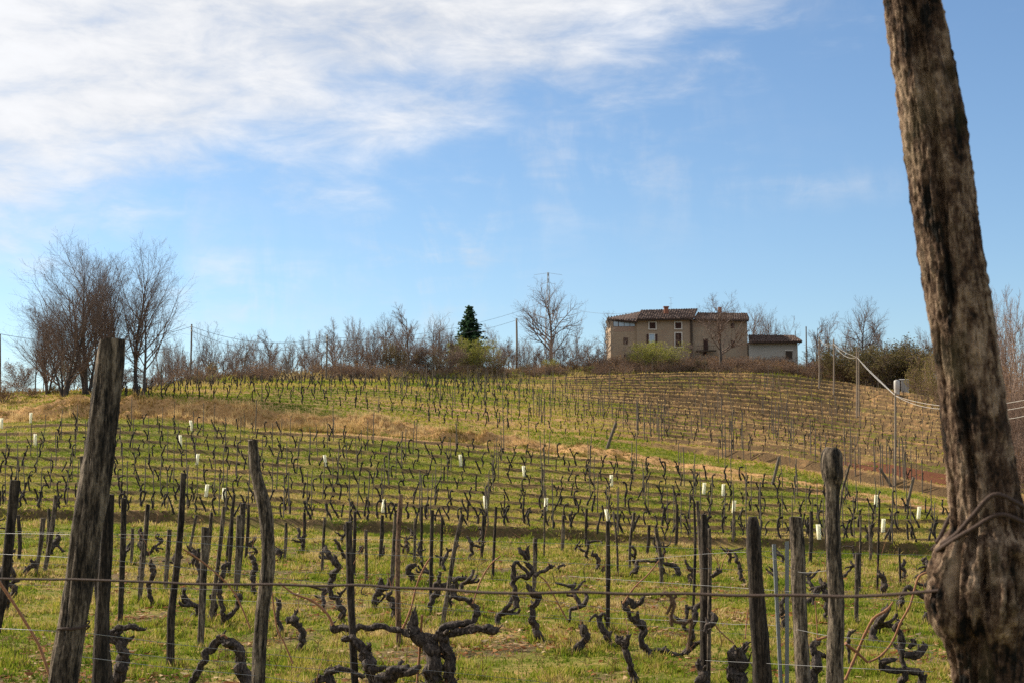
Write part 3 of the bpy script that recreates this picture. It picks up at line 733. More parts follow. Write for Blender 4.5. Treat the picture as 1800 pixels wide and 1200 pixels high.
shr = [
 ('shrub_olive', 372, 636, 150, 1.0, 'olive budding shrub under the forked tree right of the first pole'),
 ('shrub_olive', 470, 640, 160, 1.3, 'yellowish olive shrub between the two left utility poles'),
 ('shrub_olive', 556, 636, 165, 1.2, 'olive shrub left of the second utility pole'),
 ('shrub_olive', 612, 640, 170, 1.2, 'olive shrub right of the second utility pole'),
 ('shrub_rust', 652, 612, 176, 1.1, 'brownish leafy shrub left of the twin trees'),
 ('shrub_olive', 690, 600, 178, 1.1, 'tall olive shrub in front of the left twin tree'),
 ('shrub_brown', 722, 598, 180, 1.2, 'brown bare thicket in front of the right twin tree'),
 ('shrub_olive', 752, 612, 180, 1.2, 'olive budding shrub below the feathery birch'),
 ('shrub_brown', 785, 606, 184, 1.2, 'brown bare thicket left of the yellow green bush by the spruce'),
 ('shrub_bud', 826, 594, 190, 1.25, 'yellow green budding bush in front of the spruce'),
 ('shrub_olive', 868, 620, 190, 1.2, 'olive shrub right of the yellow green bush by the spruce'),
 ('shrub_bud', 968, 630, 200, 1.0, 'low yellow green bush at foot of the large spreading tree'),
 ('shrub_olive', 925, 638, 198, 1.4, 'low olive shrub right of the tall round pole'),
 ('shrub_rust', 1010, 632, 205, 1.5, 'low rusty shrub between the spreading tree and the farmhouse'),
 ('shrub_bud', 1040, 642, 203, 1.3, 'low yellow green shrub left of the white birch'),
 ('shrub_rust', 1085, 632, 208, 1.2, 'rusty shrub at the foot of the farmhouse left wing'),
 ('shrub_bud', 1152, 600, 207, 1.55, 'big bright yellow green bush in front of the farmhouse'),
 ('shrub_olive', 1188, 628, 208, 1.3, 'olive bush to the right of the bright yellow green bush'),
 ('shrub_dark', 1232, 630, 209, 1.4, 'dark green bush below the right part of the farmhouse'),
 ('shrub_dark', 1215, 645, 206, 1.6, 'low dark bush at the foot of the small fruit tree'),
 ('shrub_brown', 1262, 640, 207, 1.4, 'brown thicket at the foot of the large tree by the farmhouse'),
 ('shrub_brown', 1300, 628, 211, 1.4, 'brown thicket between the farmhouse and the barn'),
 ('shrub_rust', 1335, 636, 211, 1.5, 'rusty thicket below the left half of the barn wall'),
 ('shrub_rust', 1380, 632, 211, 1.5, 'rusty thicket below the barn door'),
 ('shrub_olive', 1410, 640, 210, 1.3, 'olive shrub below the right end of the barn'),
 ('shrub_brown', 1440, 628, 210, 1.4, 'brown bare thicket at the foot of the first net pole'),
 ('shrub_dark', 1478, 604, 206, 1.2, 'dark thicket behind the second net pole'),
 ('shrub_dark', 1540, 608, 200, 1.4, 'dark rounded thicket left of the white tank'),
 ('shrub_dark', 1572, 598, 204, 1.5, 'large dark rounded thicket above the white tank'),
 ('shrub_dark', 1600, 604, 203, 1.3, 'dark thicket right of the white tank'),
 ('shrub_olive', 1628, 612, 178, 60, 'yellow olive bush just left of the huge near post'),
 ('shrub_olive', 1656, 622, 165, 66, 'yellow olive bush hidden partly behind the huge near post'),
]
for key, u, vt, d, w, lab in shr: tree_px(key, {'shrub_bud': 'budding_shrub', 'shrub_olive': 'green_shrub', 'shrub_rust': 'dry_shrub', 'shrub_brown': 'bare_shrub', 'shrub_dark': 'evergreen_shrub'}[key], u, vt, d, lab, 'shrubs along the crest of the hill', w, 'shrub')
# wood edge at the right
rt = [('upright2', 1748, 540, 118, 'bare tree directly right of the huge near post'), ('fork', 1775, 505, 112, 'reddish bare tree second from the right edge'),
      ('upright2', 1800, 498, 108, 'tall reddish bare tree on the right edge'), ('bushy', 1762, 520, 124, 'bushy many stemmed tree behind the wood edge at right'),
      ('bushy', 1792, 560, 100, 'bushy reddish tree low at the right edge'), ('bushy', 1732, 585, 130, 'bushy tree half behind the huge near post'), ('bushy', 1820, 540, 104, 'bushy tree cut by the right edge of the view')]
for key, u, vt, d, lab in rt: tree_px(key, 'bare_tree', u, vt, d, lab, 'trees of the wood edge at right', 88)
for u, vt, d, key, lab in [(1730, 680, 96, 'shrub_brown', 'bare brown shrub right behind the huge near post'), (1765, 690, 92, 'shrub_brown', 'bare brown shrub in the middle of the right wood edge'), (1800, 660, 90, 'shrub_brown', 'large bare brown shrub on the right edge'),
                           (1775, 640, 104, 'shrub_rust', 'rusty shrub below the reddish trees at right'), (1745, 625, 110, 'shrub_rust', 'rusty shrub beside the huge near post'), (1812, 760, 80, 'shrub_brown', 'near bare shrub low on the right edge'), (1778, 780, 82, 'shrub_rust', 'low rusty shrub at foot of the right wood edge')]:
    tree_px(key, 'wood_edge_shrub', u, vt, d, lab, 'shrubs of the wood edge at right', 78, 'shrub')
# brambles along the crest: one mass nobody could count
acc = MB()
tm, cm, lm, H = TREES['bramble']
def arr(me):
    v = np.empty(len(me.vertices) * 3); me.vertices.foreach_get('co', v)
    l = np.empty(len(me.loops), np.int32); me.loops.foreach_get('vertex_index', l)
    return v.reshape(-1, 3), l
def merged(name, mesh, mat_, xf, sides=4):
    """one mesh holding many placed copies of a quad or triangle mesh"""
    v, l = arr(mesh); c = np.empty(len(mesh.polygons), np.int32); mesh.polygons.foreach_get('loop_total', c)
    m = MB(); n = len(xf)
    pos = np.array([x[0] for x in xf]); rot = np.array([x[1] for x in xf]); s = np.array([x[2] for x in xf])
    cr, sr = np.cos(rot)[:, None], np.sin(rot)[:, None]
    V = np.stack([(v[None, :, 0] * cr - v[None, :, 1] * sr), (v[None, :, 0] * sr + v[None, :, 1] * cr), np.broadcast_to(v[None, :, 2], (n, len(v)))], -1) * s[:, None, None] + pos[:, None]
    m.v = [V.reshape(-1, 3)]; m.l = [(l[None] + np.arange(n)[:, None] * len(v)).ravel()]; m.c = [np.tile(c, n)]; m.n = n * len(v); m.at = [np.tile(rng.random(n)[:, None], (1, len(v))).ravel()]
    return m
xf = []
for k in range(330):
    u = random.uniform(270, 1640) if k < 170 else random.uniform(1040, 1640); dc = float(np.interp((u - 900) / F, S_, KD[I9])) + random.uniform(3, 17)
    p = ground(u, dc); xf.append((tuple(p), random.uniform(0, 6.28), random.uniform(.6, 1.25)))
m = merged('b', cm, None, xf); o = m.build('bramble_thicket', M_twigp); tag(o, 'low brown bramble thicket running along the top of the vineyard', 'brambles', kind='stuff')
m = merged('b', lm, None, xf); o = m.build('bramble_leaves', M_rust); tag(o, 'withered leaves hanging in the bramble thicket', 'bramble leaves', kind='stuff')
# ------------------------------------------------------------------ farmhouse
M_wall = noisy('old_render', [(.3, (.21, .15, .10)), (.55, (.32, .24, .165)), (.8, (.43, .335, .245))], nscale=1.3, detail=8, bump=.5, bdist=.05, two=(.35, .5, .72, (.27, .185, .125)))
M_wallp = noisy('pink_plaster', [(.3, (.23, .15, .108)), (.7, (.34, .235, .17))], nscale=1.5, detail=6, bump=.3, bdist=.03)
M_wallg = noisy('grey_plaster', [(.3, (.28, .245, .205)), (.7, (.46, .42, .36))], nscale=.8, detail=8, bump=.3, bdist=.03, two=(.4, .55, .8, (.30, .26, .22)))
def tile_mat(nt, N, L):
    tc = N('ShaderNodeTexCoord'); mp = N('ShaderNodeMapping'); L(tc.outputs['Object'], mp.inputs[0])
    w = N('ShaderNodeTexWave', wave_type='BANDS', bands_direction='X', i_Scale=1.45, i_Distortion=.6); L(mp.outputs[0], w.inputs['Vector'])
    n = N('ShaderNodeTexNoise', i_Scale=3.2, i_Detail=6); L(mp.outputs[0], n.inputs['Vector'])
    r = ramp(N, [(.3, (.028, .019, .015)), (.5, (.075, .042, .031)), (.75, (.17, .10, .07))]); L(n.outputs['Fac'], r.inputs[0])
    b = N('ShaderNodeBsdfPrincipled', i_Roughness=.9); L(r.outputs[0], b.inputs['Base Color'])
    bp = N('ShaderNodeBump', i_Strength=.8, i_Distance=.10); L(w.outputs['Fac'], bp.inputs['Height']); L(bp.outputs[0], b.inputs['Normal'])
    return b.outputs[0]
M_tile = mat('old_roof_tiles', tile_mat)
M_frame = noisy('pale_stone_surround', [(.3, (.48, .43, .37)), (.7, (.66, .61, .54))], nscale=6)
M_shut = noisy('dark_brown_shutter', [(.3, (.035, .016, .012)), (.7, (.075, .035, .026))], scale=(1, 1, 8), nscale=5, bump=.4)
M_timber = noisy('eave_timber', [(.3, (.03, .021, .015)), (.7, (.075, .052, .036))], nscale=4)
M_brick = noisy('chimney_brick', [(.3, (.16, .06, .035)), (.7, (.31, .13, .08))], scale=(1, 1, 6), nscale=4)
def glass_f(nt, N, L):
    b = N('ShaderNodeBsdfPrincipled', i_Roughness=.08); b.inputs['Base Color'].default_value = (.30, .34, .38, 1); b.inputs['Specular IOR Level'].default_value = .9
    return b.outputs[0]
M_glass = mat('window_glass', glass_f)
M_metal = noisy('galvanised_steel', [(.3, (.34, .36, .37)), (.7, (.52, .54, .55))], nscale=14, rough=.45, metal=.6, spec=.5)
M_pole = noisy('utility_pole_wood', [(.3, (.075, .058, .044)), (.7, (.17, .135, .105))], scale=(6, 6, .6), nscale=3)
M_polec = noisy('grey_concrete_pole', [(.3, (.13, .105, .08)), (.7, (.24, .195, .15))], nscale=3)
HD = 221.0
hx = lambda u, d=HD: P(u, 600, d).x
hz = lambda v, d=HD: P(900, v, d).z
base = hz(657)
org = Vector((hx(1190), HD, base))
house = empty('stone_farmhouse', org, 'old stone farmhouse of three storeys with brown tiled roof on the hilltop', 'farmhouse')
L_ = lambda p: (p[0] - org.x, p[1] - org.y, p[2] - org.z)
def kid(mb, name, m, parent=None, smooth=False):
    o = bpy.data.objects.new(name, mb.mesh(name, m, smooth, org)); COL.objects.link(o); o.parent = parent or house; return o
xA, xB, xC, xE, xD = hx(1119), hx(1214), hx(1316), hx(1074), hx(1100)
eav = hz(561)
m = MB(); m.prism([(xE, 221.6), (xA, HD + .3), (xA, 233), (xE, 233)], base - 2, eav - .25); w1 = kid(m, 'left_wing_wall', M_wall)
m = MB(); m.prism([(xA + .003, HD), (xB, HD), (xB, 233.2), (xA + .003, 233.2)], base - 2, eav + .02); w2 = kid(m, 'main_wall', M_wall)
m = MB(); m.prism([(xB + .003, HD + .35), (xC, HD + 1.2), (xC, 233.1), (xB + .003, 233.1)], base - 2, eav + .05); w3 = kid(m, 'right_wing_wall', M_wall)
w3['label'] = 'darker rough stone wall behind the bare tree'
# pilaster between main and right wing
m = MB(); m.box(((xB + .12), HD + .05, (base + eav) / 2 - 1), (.35, .3, eav - base + 1.6)); kid(m, 'drainpipe_pilaster', M_timber)
# loggia on the left wing
fw = Vector((xA, HD + .3, 0)) - Vector((xE, 221.6, 0)); fl = fw.length; fd = fw / fl; nrm = Vector((fd.y, -fd.x, 0))
fa = math.atan2(fd.y, fd.x); R3 = Matrix.Rotation(fa, 3, 'Z')
def on_wing(t, z, out=.0): q = Vector((xE, 221.6, 0)) + fd * t + nrm * out; return (q.x, q.y, z)
m = MB(); m.box(on_wing(fl * .52, hz(580, 223), .0), (fl * .80, .03, hz(576, 223) - hz(585, 223)), R3); kid(m, 'pink_parapet', M_wallp)
m = MB(); m.box(on_wing(fl * .52, hz(569.5, 223), .0), (fl * .84, .04, hz(563, 223) - hz(576, 223)), R3); lg = kid(m, 'loggia', M_shut)
for k, (t, wd) in enumerate(((.20, .17), (.42, .20), (.64, .20), (.85, .18))):
    m = MB(); m.box(on_wing(fl * t, hz(569.5, 223), .03), (fl * wd, .05, 1.0), R3); kid(m, 'pane', M_glass, lg)
def window(u0, u1, v0, v1, y, frame=True, shut='closed', fw_=.14):
    x0, x1, z0, z1 = hx(u0), hx(u1), hz(v1), hz(v0)
    cx, cz = (x0 + x1) / 2, (z0 + z1) / 2
    m = MB(); m.box((cx, y - .02, cz), (x1 - x0, .06, z1 - z0))
    w = kid(m, 'window', M_glass if shut == 'open' else M_shut)
    if frame:
        m = MB(); f = fw_
        m.box((cx, y - .06, z1 + f / 2), (x1 - x0 + 2 * f, .14, f)); m.box((cx, y - .07, z0 - f / 2), (x1 - x0 + 2 * f + .06, .18, f))
        m.box((x0 - f / 2, y - .06, cz), (f, .14, z1 - z0)); m.box((x1 + f / 2, y - .06, cz), (f, .14, z1 - z0))
        kid(m, 'frame', M_frame, w)
    if shut == 'open':
        hw = (x1 - x0) * .5
        m = MB(); m.box((x0 - hw / 2 - .03, y - .08, cz), (hw, .05, z1 - z0)); kid(m, 'shutter', M_shut, w)
        m = MB(); m.box((x1 + hw / 2 + .03, y - .08, cz), (hw, .05, z1 - z0)); kid(m, 'shutter', M_shut, w)
    elif shut == 'closed':
        m = MB()
        for k in range(2):
            sx = x0 + (x1 - x0) * (.25 + .5 * k)
            for q in range(int((z1 - z0) / .09)): m.box((sx, y - .065, z0 + .05 + q * .09), ((x1 - x0) * .42, .03, .05))
        kid(m, 'shutter', M_shut, w)
    return w
window(1141.6, 1152.6, 567.2, 578.2, HD); window(1187, 1197.8, 567.2, 577.8, HD)
window(1187, 1197.8, 585.6, 609.5, HD); window(1141.5, 1150.5, 587.5, 603, HD, True, 'open', .08)
window(1237.5, 1245, 595, 614, HD + .48, False); window(1286.5, 1293, 567, 576, HD + .95, False); window(1286.5, 1293, 597, 609, HD + .95, False); window(1236, 1242, 617.5, 623, HD + .46, False)
m = MB(); m.box((hx(1241), HD + .0, hz(616)), (2.9, .9, .16)); 
for k in range(9): m.box((hx(1241) - 1.35 + k * .34, HD - .4, hz(616) + .35), (.03, .03, .6))
m.box((hx(1241), HD - .4, hz(616) + .67), (2.8, .04, .05)); kid(m, 'balcony', M_timber)
for (u0, u1, v0, v1) in ((1097, 1104.5, 595, 606.5), (1098, 1103, 624, 631)):
    t = (hx(u0) - xE) / (xA - xE)
    m = MB(); m.box(on_wing(fl * (t + .07), hz((v0 + v1) / 2, 223), .02), (.62, .08, hz(v0) - hz(v1)), R3); kid(m, 'window', M_shut)
# roofs: sloping tiled slabs on dark eaves
def roof(name, front, ridge, back, th=.13, label=None):
    m = MB(); m.slab([front[0], front[1], ridge[1], ridge[0]], th)
    if back: m.slab([ridge[0], ridge[1], back[1], back[0]], th)
    r = kid(m, name, M_tile)
    if label: r['label'] = label
    # rounded cover tiles running down the slope
    m = MB(); a, b, c, d = [np.array(p) for p in (front[0], front[1], ridge[1], ridge[0])]
    n = max(int(np.linalg.norm(b - a) / .36), 3)
    for k in range(n):
        t = (k + .5) / n; p, q = a + (b - a) * t, d + (c - d) * t
        if np.linalg.norm(p - q) < .3: continue
        n_ = max(int(np.linalg.norm(p - q) / .5), 1)
        for e in range(n_):
            s0, s1 = p + (q - p) * (e / n_), p + (q - p) * ((e + 1.08) / n_); j = rng.normal(0, .025, 3)
            tube(m, [s0 + [0, 0, .03] + j, s1 + j + [0, 0, -.01]], [.105, .085], 6)
    o = kid(m, 'cover_tiles', M_tile, r)
    # dark timber under the eave
    m = MB(); f0, f1 = Vector(front[0]), Vector(front[1])
    q = [f0 + Vector((.05, .12, -th - .003)), f1 + Vector((-.05, .12, -th - .003)), f1 + Vector((-.05, .85, -th + .12)), f0 + Vector((.05, .85, -th + .12))]
    m.slab(q, .16); kid(m, 'eave', M_timber, r)
    return r
e0 = HD - .85
rm = roof('main_roof', [(hx(1118), e0, hz(560.5, e0)), (hx(1219), e0, hz(559, e0))], [(hx(1127, 226.5), 226.5, hz(545.2, 226.5)), (hx(1227, 226.5), 226.5, hz(542.5, 226.5))], [(hx(1120, 234), 234, hz(556, 234)), (hx(1221, 234), 234, hz(555, 234))])
roof('left_wing_roof', [(hx(1066.5, 222), 221.6, hz(560.2, 221.6)), (hx(1120), e0 + .3, hz(564.5, e0))], [(hx(1068, 230), 230, hz(558.6, 230)), (hx(1129, 226), 226, hz(547.5, 226))], [(hx(1070, 234), 234, hz(560, 234)), (hx(1122, 234), 234, hz(557, 234))], label='redder tiles of the lower left roof')
roof('right_wing_roof', [(hx(1220), e0 + .5, hz(559.5, e0)), (hx(1318), e0 + 1.1, hz(560.5, e0))], [(hx(1227, 226), 226, hz(549.5, 226)), (hx(1314, 226), 226, hz(550.5, 226))], [(hx(1221, 234), 234, hz(558, 234)), (hx(1318, 234), 234, hz(559, 234))])
m = MB(); t0_, t1_, t2_ = (hx(1067, 222), hz(561.5, 222)), (hx(1075.5, 222), hz(563, 222)), (hx(1074.6, 222), hz(577, 222))
m.add([(x, y, z) for y in (221.9, 226.) for x, z in (t0_, t1_, t2_)], [(0, 1, 2), (5, 4, 3), (0, 3, 4, 1), (1, 4, 5, 2), (2, 5, 3, 0)]); kid(m, 'eave_bracket', M_timber)
# chimney and aerial
cz0 = hz(556, 223.5)
m = MB(); m.box((hx(1171.5, 223.5), 223.5, cz0 + .55), (.62, .62, 1.5)); m.box((hx(1171.5, 223.5), 223.5, cz0 + 1.36), (.82, .82, .14)); kid(m, 'chimney', M_brick, rm)
m = MB(); ax, az = hx(1180, 226.4), hz(544, 226.4)
tube(m, [(ax, 226.4, az - .3), (ax, 226.4, az + 1.75)], .022, 5)
for k in range(4): tube(m, [(ax - .35 + .05 * k, 226.4, az + 1.7 - .28 * (k % 2) * 3), (ax + .35 - .05 * k, 226.4, az + 1.7 - .28 * (k % 2) * 3)], .012, 4)
kid(m, 'television_aerial', M_metal, rm)
m = MB(); m.box((hx(1266, 228), 228, hz(549, 228) + .2), (.5, .5, 1.1)); kid(m, 'chimney', M_brick, house)
# barn
org_h = org; org = Vector((hx(1360, 222), 222, base)); barn = empty('low_barn', org, 'low pale plastered barn with overhanging dark roof beside the farmhouse', 'barn')
x0, x1 = hx(1316.15, 222), hx(1402, 222)
m = MB(); m.prism([(x0, 222), (x1, 222), (x1 - .2, 229), (x0, 229)], base - 2, hz(601, 222)); kid(m, 'wall', M_wallg, barn)
house_keep = house; house = barn
rb = roof('roof', [(hx(1316.2, 221), 221, hz(600, 221)), (hx(1410.5, 221), 221, hz(598.8, 221))], [(hx(1316.2, 226), 226, hz(588.5, 226)), (hx(1396, 226), 226, hz(589.5, 226))], [(hx(1316.2, 230), 230, hz(596, 230)), (hx(1409, 230), 230, hz(597, 230))])
m = MB(); m.slab([(hx(1410.5, 221), 221.02, hz(598.8, 221) - .05), (hx(1409.5, 230), 230, hz(598, 230)), (hx(1403, 230), 230, hz(606, 230)), (hx(1403, 221), 221.02, hz(604, 221))], .1); kid(m, 'gable_boards', M_timber, rb)
m = MB(); m.box((hx(1386.5, 222), 221.97, hz(623.5, 222)), (.95, .08, 1.15)); dr = kid(m, 'door', M_timber, barn)
m = MB(); m.box((hx(1386.5, 222), 221.94, hz(615.5, 222) + .02), (1.25, .14, .14)); kid(m, 'frame', M_frame, dr)
house = house_keep
# ------------------------------------------------------------------ poles
def pole(name, u, vt, d, w, label, cat='pole', group=None, m_=None, lean=0, caps=0, z=None):
    p = ground(u, d); t = P(u + lean, vt, d); r = w * d / F / 2
    mb = MB(); pts = [p - Vector((0, 0, .4)), p.lerp(t, .5) + Vector((r * .3, 0, 0)), t]
    tube(mb, catmull(pts, 1.0), np.linspace(r * 1.12, r * .85, len(catmull(pts, 1.0))), 8, .05, seed=u)
    if not caps:
        o = mb.build(name, m_ or M_pole, smooth=True, off=p); tag(o, label, cat, group); return o, t
    o = empty(name, p, label, cat, group)
    q = bpy.data.objects.new('shaft', mb.mesh('shaft', m_ or M_pole, True, p)); COL.objects.link(q); q.parent = o
    for k in range(caps):
        mb = MB(); c = t - Vector((0, 0, .25 + .35 * k)); tube(mb, [c + Vector((-.02, -.05, -.08)), c + Vector((-.02, -.09, 0)), c + Vector((-.02, -.05, .09))], [.05, .08, .03], 8)
        i_ = bpy.data.objects.new('insulator', mb.mesh('insulator', M_frame, True, p)); COL.objects.link(i_); i_.parent = o
    return o, t
GP = 'utility poles on the crest'
_, t0 = pole('utility_pole', 0, 587, 112, 3.2, 'reddish utility pole at the left edge of the view', 'utility pole', GP, M_pole, caps=1)
_, t1 = pole('utility_pole', 334, 570, 140, 3.2, 'first utility pole, right of the big bare clump', 'utility pole', GP, M_pole, 3, caps=2)
_, t2 = pole('utility_pole', 573, 588, 152, 3.0, 'second utility pole, standing in the upper field among bare trees', 'utility pole', GP, M_pole, 2, caps=2)
_, t3 = pole('thin_pole', 812, 592, 190, 2.0, 'thin pale pole in front of the yellow green bush', 'pole', GP, M_polec)
_, t4 = pole('utility_pole', 908, 560, 206, 3.6, 'tall round pole between the spruce and the large spreading tree', 'utility pole', GP, M_polec, caps=1)
_, t5 = pole('utility_pole', 1417, 574, 209, 2.4, 'thin dark pole just right of the barn', 'utility pole', GP, M_pole)
_, t6 = pole('thin_pole', 1398, 582, 226, 1.6, 'short thin pole rising behind the barn roof end', 'pole', GP, M_pole)
M_cable = noisy('dark_cable', [(.3, (.05, .05, .055)), (.7, (.09, .09, .10))], nscale=5)
def cable(a, b, sag, r, label, name='power_cable', m_=None, cat='cable', group='power cables over the crest', n=26):
    a, b = Vector(a), Vector(b); pts = []
    for i in range(n + 1):
        t = i / n; p = a.lerp(b, t); p.z -= sag * 4 * t * (1 - t); pts.append(tuple(p))
    mb = MB(); tube(mb, pts, r, 5); o = mb.build(name, m_ or M_cable, smooth=True, off=a); tag(o, label, cat, group); return o
cable(t0, t1 - Vector((0, 0, .2)), 1.0, .018, 'cable from the left edge pole to the first pole by the clump')
cable(t1 - Vector((0, 0, .2)), t2 - Vector((0, 0, .2)), 1.0, .018, 'upper cable between the first and second utility poles')
cable(t1 - Vector((0, 0, .6)), t2 - Vector((0, 0, .7)), 1.3, .016, 'lower cable between the first and second utility poles')
cable(t2 - Vector((0, 0, .2)), t4 - Vector((0, 0, .2)), 1.2, .018, 'cable from the second utility pole to the tall round pole')
# lattice pylon behind the crest
pd = 330.; pb = ground(964, pd); pt = P(963.5, 479, pd); Hh = pt.z - pb.z
py = empty('lattice_pylon', pb, 'grey lattice pylon standing behind the large spreading bare tree', 'pylon')
M_pyl = noisy('pylon_steel', [(.3, (.22, .22, .22)), (.7, (.36, .36, .35))], nscale=3, rough=.6)
def half(z): return .12 + 1.35 * (1 - z / Hh) ** 1.15
legs = MB(); br = MB(); nst = 14
zs = [Hh * (1 - (1 - k / nst) ** 1.25) for k in range(nst + 1)]
cs = ((-1, -1), (1, -1), (1, 1), (-1, 1))
for sx, sy in cs: tube(legs, [(sx * half(z), sy * half(z), z) for z in zs], .07, 4)
for a, b in zip(zs[:-1], zs[1:]):
    for i in range(4):
        (s0, t0_), (s1, t1_) = cs[i], cs[(i + 1) % 4]
        tube(br, [(s0 * half(a), t0_ * half(a), a), (s1 * half(b), t1_ * half(b), b)], .04, 3); tube(br, [(s1 * half(a), t1_ * half(a), a), (s0 * half(b), t0_ * half(b), b)], .04, 3)
for nm, mb in (('corner_legs', legs), ('cross_bracing', br)):
    q = bpy.data.objects.new(nm, mb.mesh(nm, M_pyl)); COL.objects.link(q); q.parent = py
mb = MB(); tube(mb, [(-3.1, 0, Hh - .55), (0, 0, Hh - .12), (3.1, 0, Hh - .55)], .028, 4); tube(mb, [(-1.6, 0, Hh - 2.6), (0, 0, Hh - 2.2), (1.6, 0, Hh - 2.6)], .03, 4)
q = bpy.data.objects.new('crossarm', mb.mesh('crossarm', M_pyl)); COL.objects.link(q); q.parent = py
cable(t4 - Vector((0, 0, .1)), Vector((pb.x - 1.2, pd, P(0, 538, pd).z)), 1.0, .02, 'cable climbing from the tall round pole to the pylon')
cable(Vector((pb.x - 1.5, pd, P(0, 533, pd).z)), P(560, 601, 230), 1.8, .026, 'long cable dropping from the pylon to the left over the spruce')
cable(Vector((pb.x + 1.2, pd, P(0, 530, pd).z)), P(1125, 548, 224), 1.2, .02, 'cable from the pylon down to the farmhouse roof')
# ------------------------------------------------------------------ hail net poles and rolled nets
GN = 'tall poles of the rolled hail net'
NP = []
for u, vt, vb, w, lab, lean in [(1440, 592, 682, 2.6, 'farthest net pole, at top of the right field', 0), (1465.5, 596, 694, 2.8, 'second net pole from the top of the right field', 0), (1506, 610, 736, 3.0, 'third net pole with net gathered at its head', 0), (1573, 690, 853, 4.2, 'nearest net pole, standing low in the right field', 1)]:
    d = hit(u, vb); _, t = pole('net_pole', u, vt, d, w, lab, 'net pole', GN, M_polec, lean); NP.append(t - Vector((0, 0, (.3, .55, 1.0, .15)[len(NP)])))
d = NP[2].y; pole('net_pole', 1509.5, 618, d + .5, 2.2, 'slimmer pole strapped right beside the third net pole', 'net pole', GN, M_polec)
NP.append(P(1690, 716, 66)); NP.append(P(1860, 690, 58))
M_net = noisy('pale_hail_net', [(.3, (.28, .26, .24)), (.7, (.42, .40, .37))], nscale=8)
sags = [(.35, .6), (.2, .7, .8), (.05, .32, .45, .55, .62), (.12, .32), (.1, .2, .4)]
labs = ['short rolled net hanging between the two farthest net poles', 'rolled net sagging between the second and third net poles', 'long fanned net swooping from the third to the nearest net pole', 'rolled net running from nearest net pole to behind the huge post', 'rolled net strands right of the huge near post']
for k in range(5):
    a, b = NP[k], NP[k + 1]; o = empty('rolled_hail_net', a, labs[k], 'hail net', 'rolled hail nets over the right field')
    strands = []
    for q, sg in enumerate(sags[k]):
        pts = []
        for i in range(33):
            t = i / 32; p = a.lerp(b, t); p.z -= sg * 4 * t * (1 - t) * (1 - .35 * (t - .5)); p.x += .15 * q * math.sin(t * 3.14); pts.append(p - a - Vector((0, 0, .15 * q if k == 4 else 0)))
        strands.append(pts)
        mb = MB(); tube(mb, pts, .014 if k < 2 else .011, 6, .25, seed=q)
        c = bpy.data.objects.new('net_roll', mb.mesh('net_roll', M_net, True)); COL.objects.link(c); c.parent = o
    if k == 2:                      # loose mesh between the lower strands
        mb = MB()
        for i in range(3, 30):
            for q in range(1, 4):
                tube(mb, [strands[q][i], strands[q + 1][min(i + 1, 32)]], .006, 3, cap=False); tube(mb, [strands[q][i], strands[q + 1][max(i - 1, 0)]], .006, 3, cap=False)
        c = bpy.data.objects.new('loose_mesh', mb.mesh('loose_mesh', M_net)); COL.objects.link(c); c.parent = o
# ------------------------------------------------------------------ tank, shed, cars
M_tank = noisy('white_plastic_tank', [(.3, (.30, .29, .27)), (.7, (.46, .45, .42))], nscale=3, rough=.5)
d = 186.; p = ground(1577, d); zb = P(1577, 684, d).z
tk = empty('water_tank', (p.x, d, zb), 'white plastic water tank in front of the dark thicket at right', 'water tank')
mb = MB()
tube(mb, [(0, 0, -.6), (0, 0, 0), (0, 0, .1), (0, 0, .98), (0, 0, 1.1), (0, 0, 1.16)], [.33, .33, .36, .36, .31, .13], 20); q = bpy.data.objects.new('tank_body', mb.mesh('tank_body', M_tank, True)); COL.objects.link(q); q.parent = tk
mb = MB(); tube(mb, [(0, 0, 1.16), (0, 0, 1.24)], .13, 14); q = bpy.data.objects.new('lid', mb.mesh('lid', M_timber)); COL.objects.link(q); q.parent = tk
M_boards = noisy('weathered_boards', [(.3, (.17, .16, .15)), (.7, (.36, .35, .33))], scale=(9, 9, .4), nscale=2)
p2 = ground(1591.5, d + .8)
sh = empty('board_shed', (p2.x, d + .8, zb), 'small grey board shed directly right of the white tank', 'shed')
mb = MB()
for k in range(9): mb.box((-.42 + k * .105, 0, .45 + .02 * (k % 3)), (.098, .04, 1.5 + .05 * (k % 2)))
for k in range(7): mb.box((.46, .06 + k * .105, .45), (.04, .098, 1.5))
q = bpy.data.objects.new('board_wall', mb.mesh('board_wall', M_boards)); COL.objects.link(q); q.parent = sh
mb = MB(); mb.slab([(-.55, -.1, 1.25), (.58, -.1, 1.25), (.58, .85, 1.38), (-.55, .85, 1.38)], .04); q = bpy.data.objects.new('roof', mb.mesh('roof', M_boards)); COL.objects.link(q); q.parent = sh
def paintm(name, c):
    def f(nt, N, L):
        b = N('ShaderNodeBsdfPrincipled', i_Roughness=.28); b.inputs['Base Color'].default_value = (*c, 1); b.inputs['Coat Weight'].default_value = .5
        n = N('ShaderNodeTexNoise', i_Scale=6); bp = N('ShaderNodeBump', i_Strength=.03); L(n.outputs['Fac'], bp.inputs['Height']); L(bp.outputs[0], b.inputs['Normal'])
        return b.outputs[0]
    return mat(name, f)
M_tyre = noisy('tyre_rubber', [(.3, (.012, .012, .012)), (.7, (.03, .03, .03))], nscale=9)
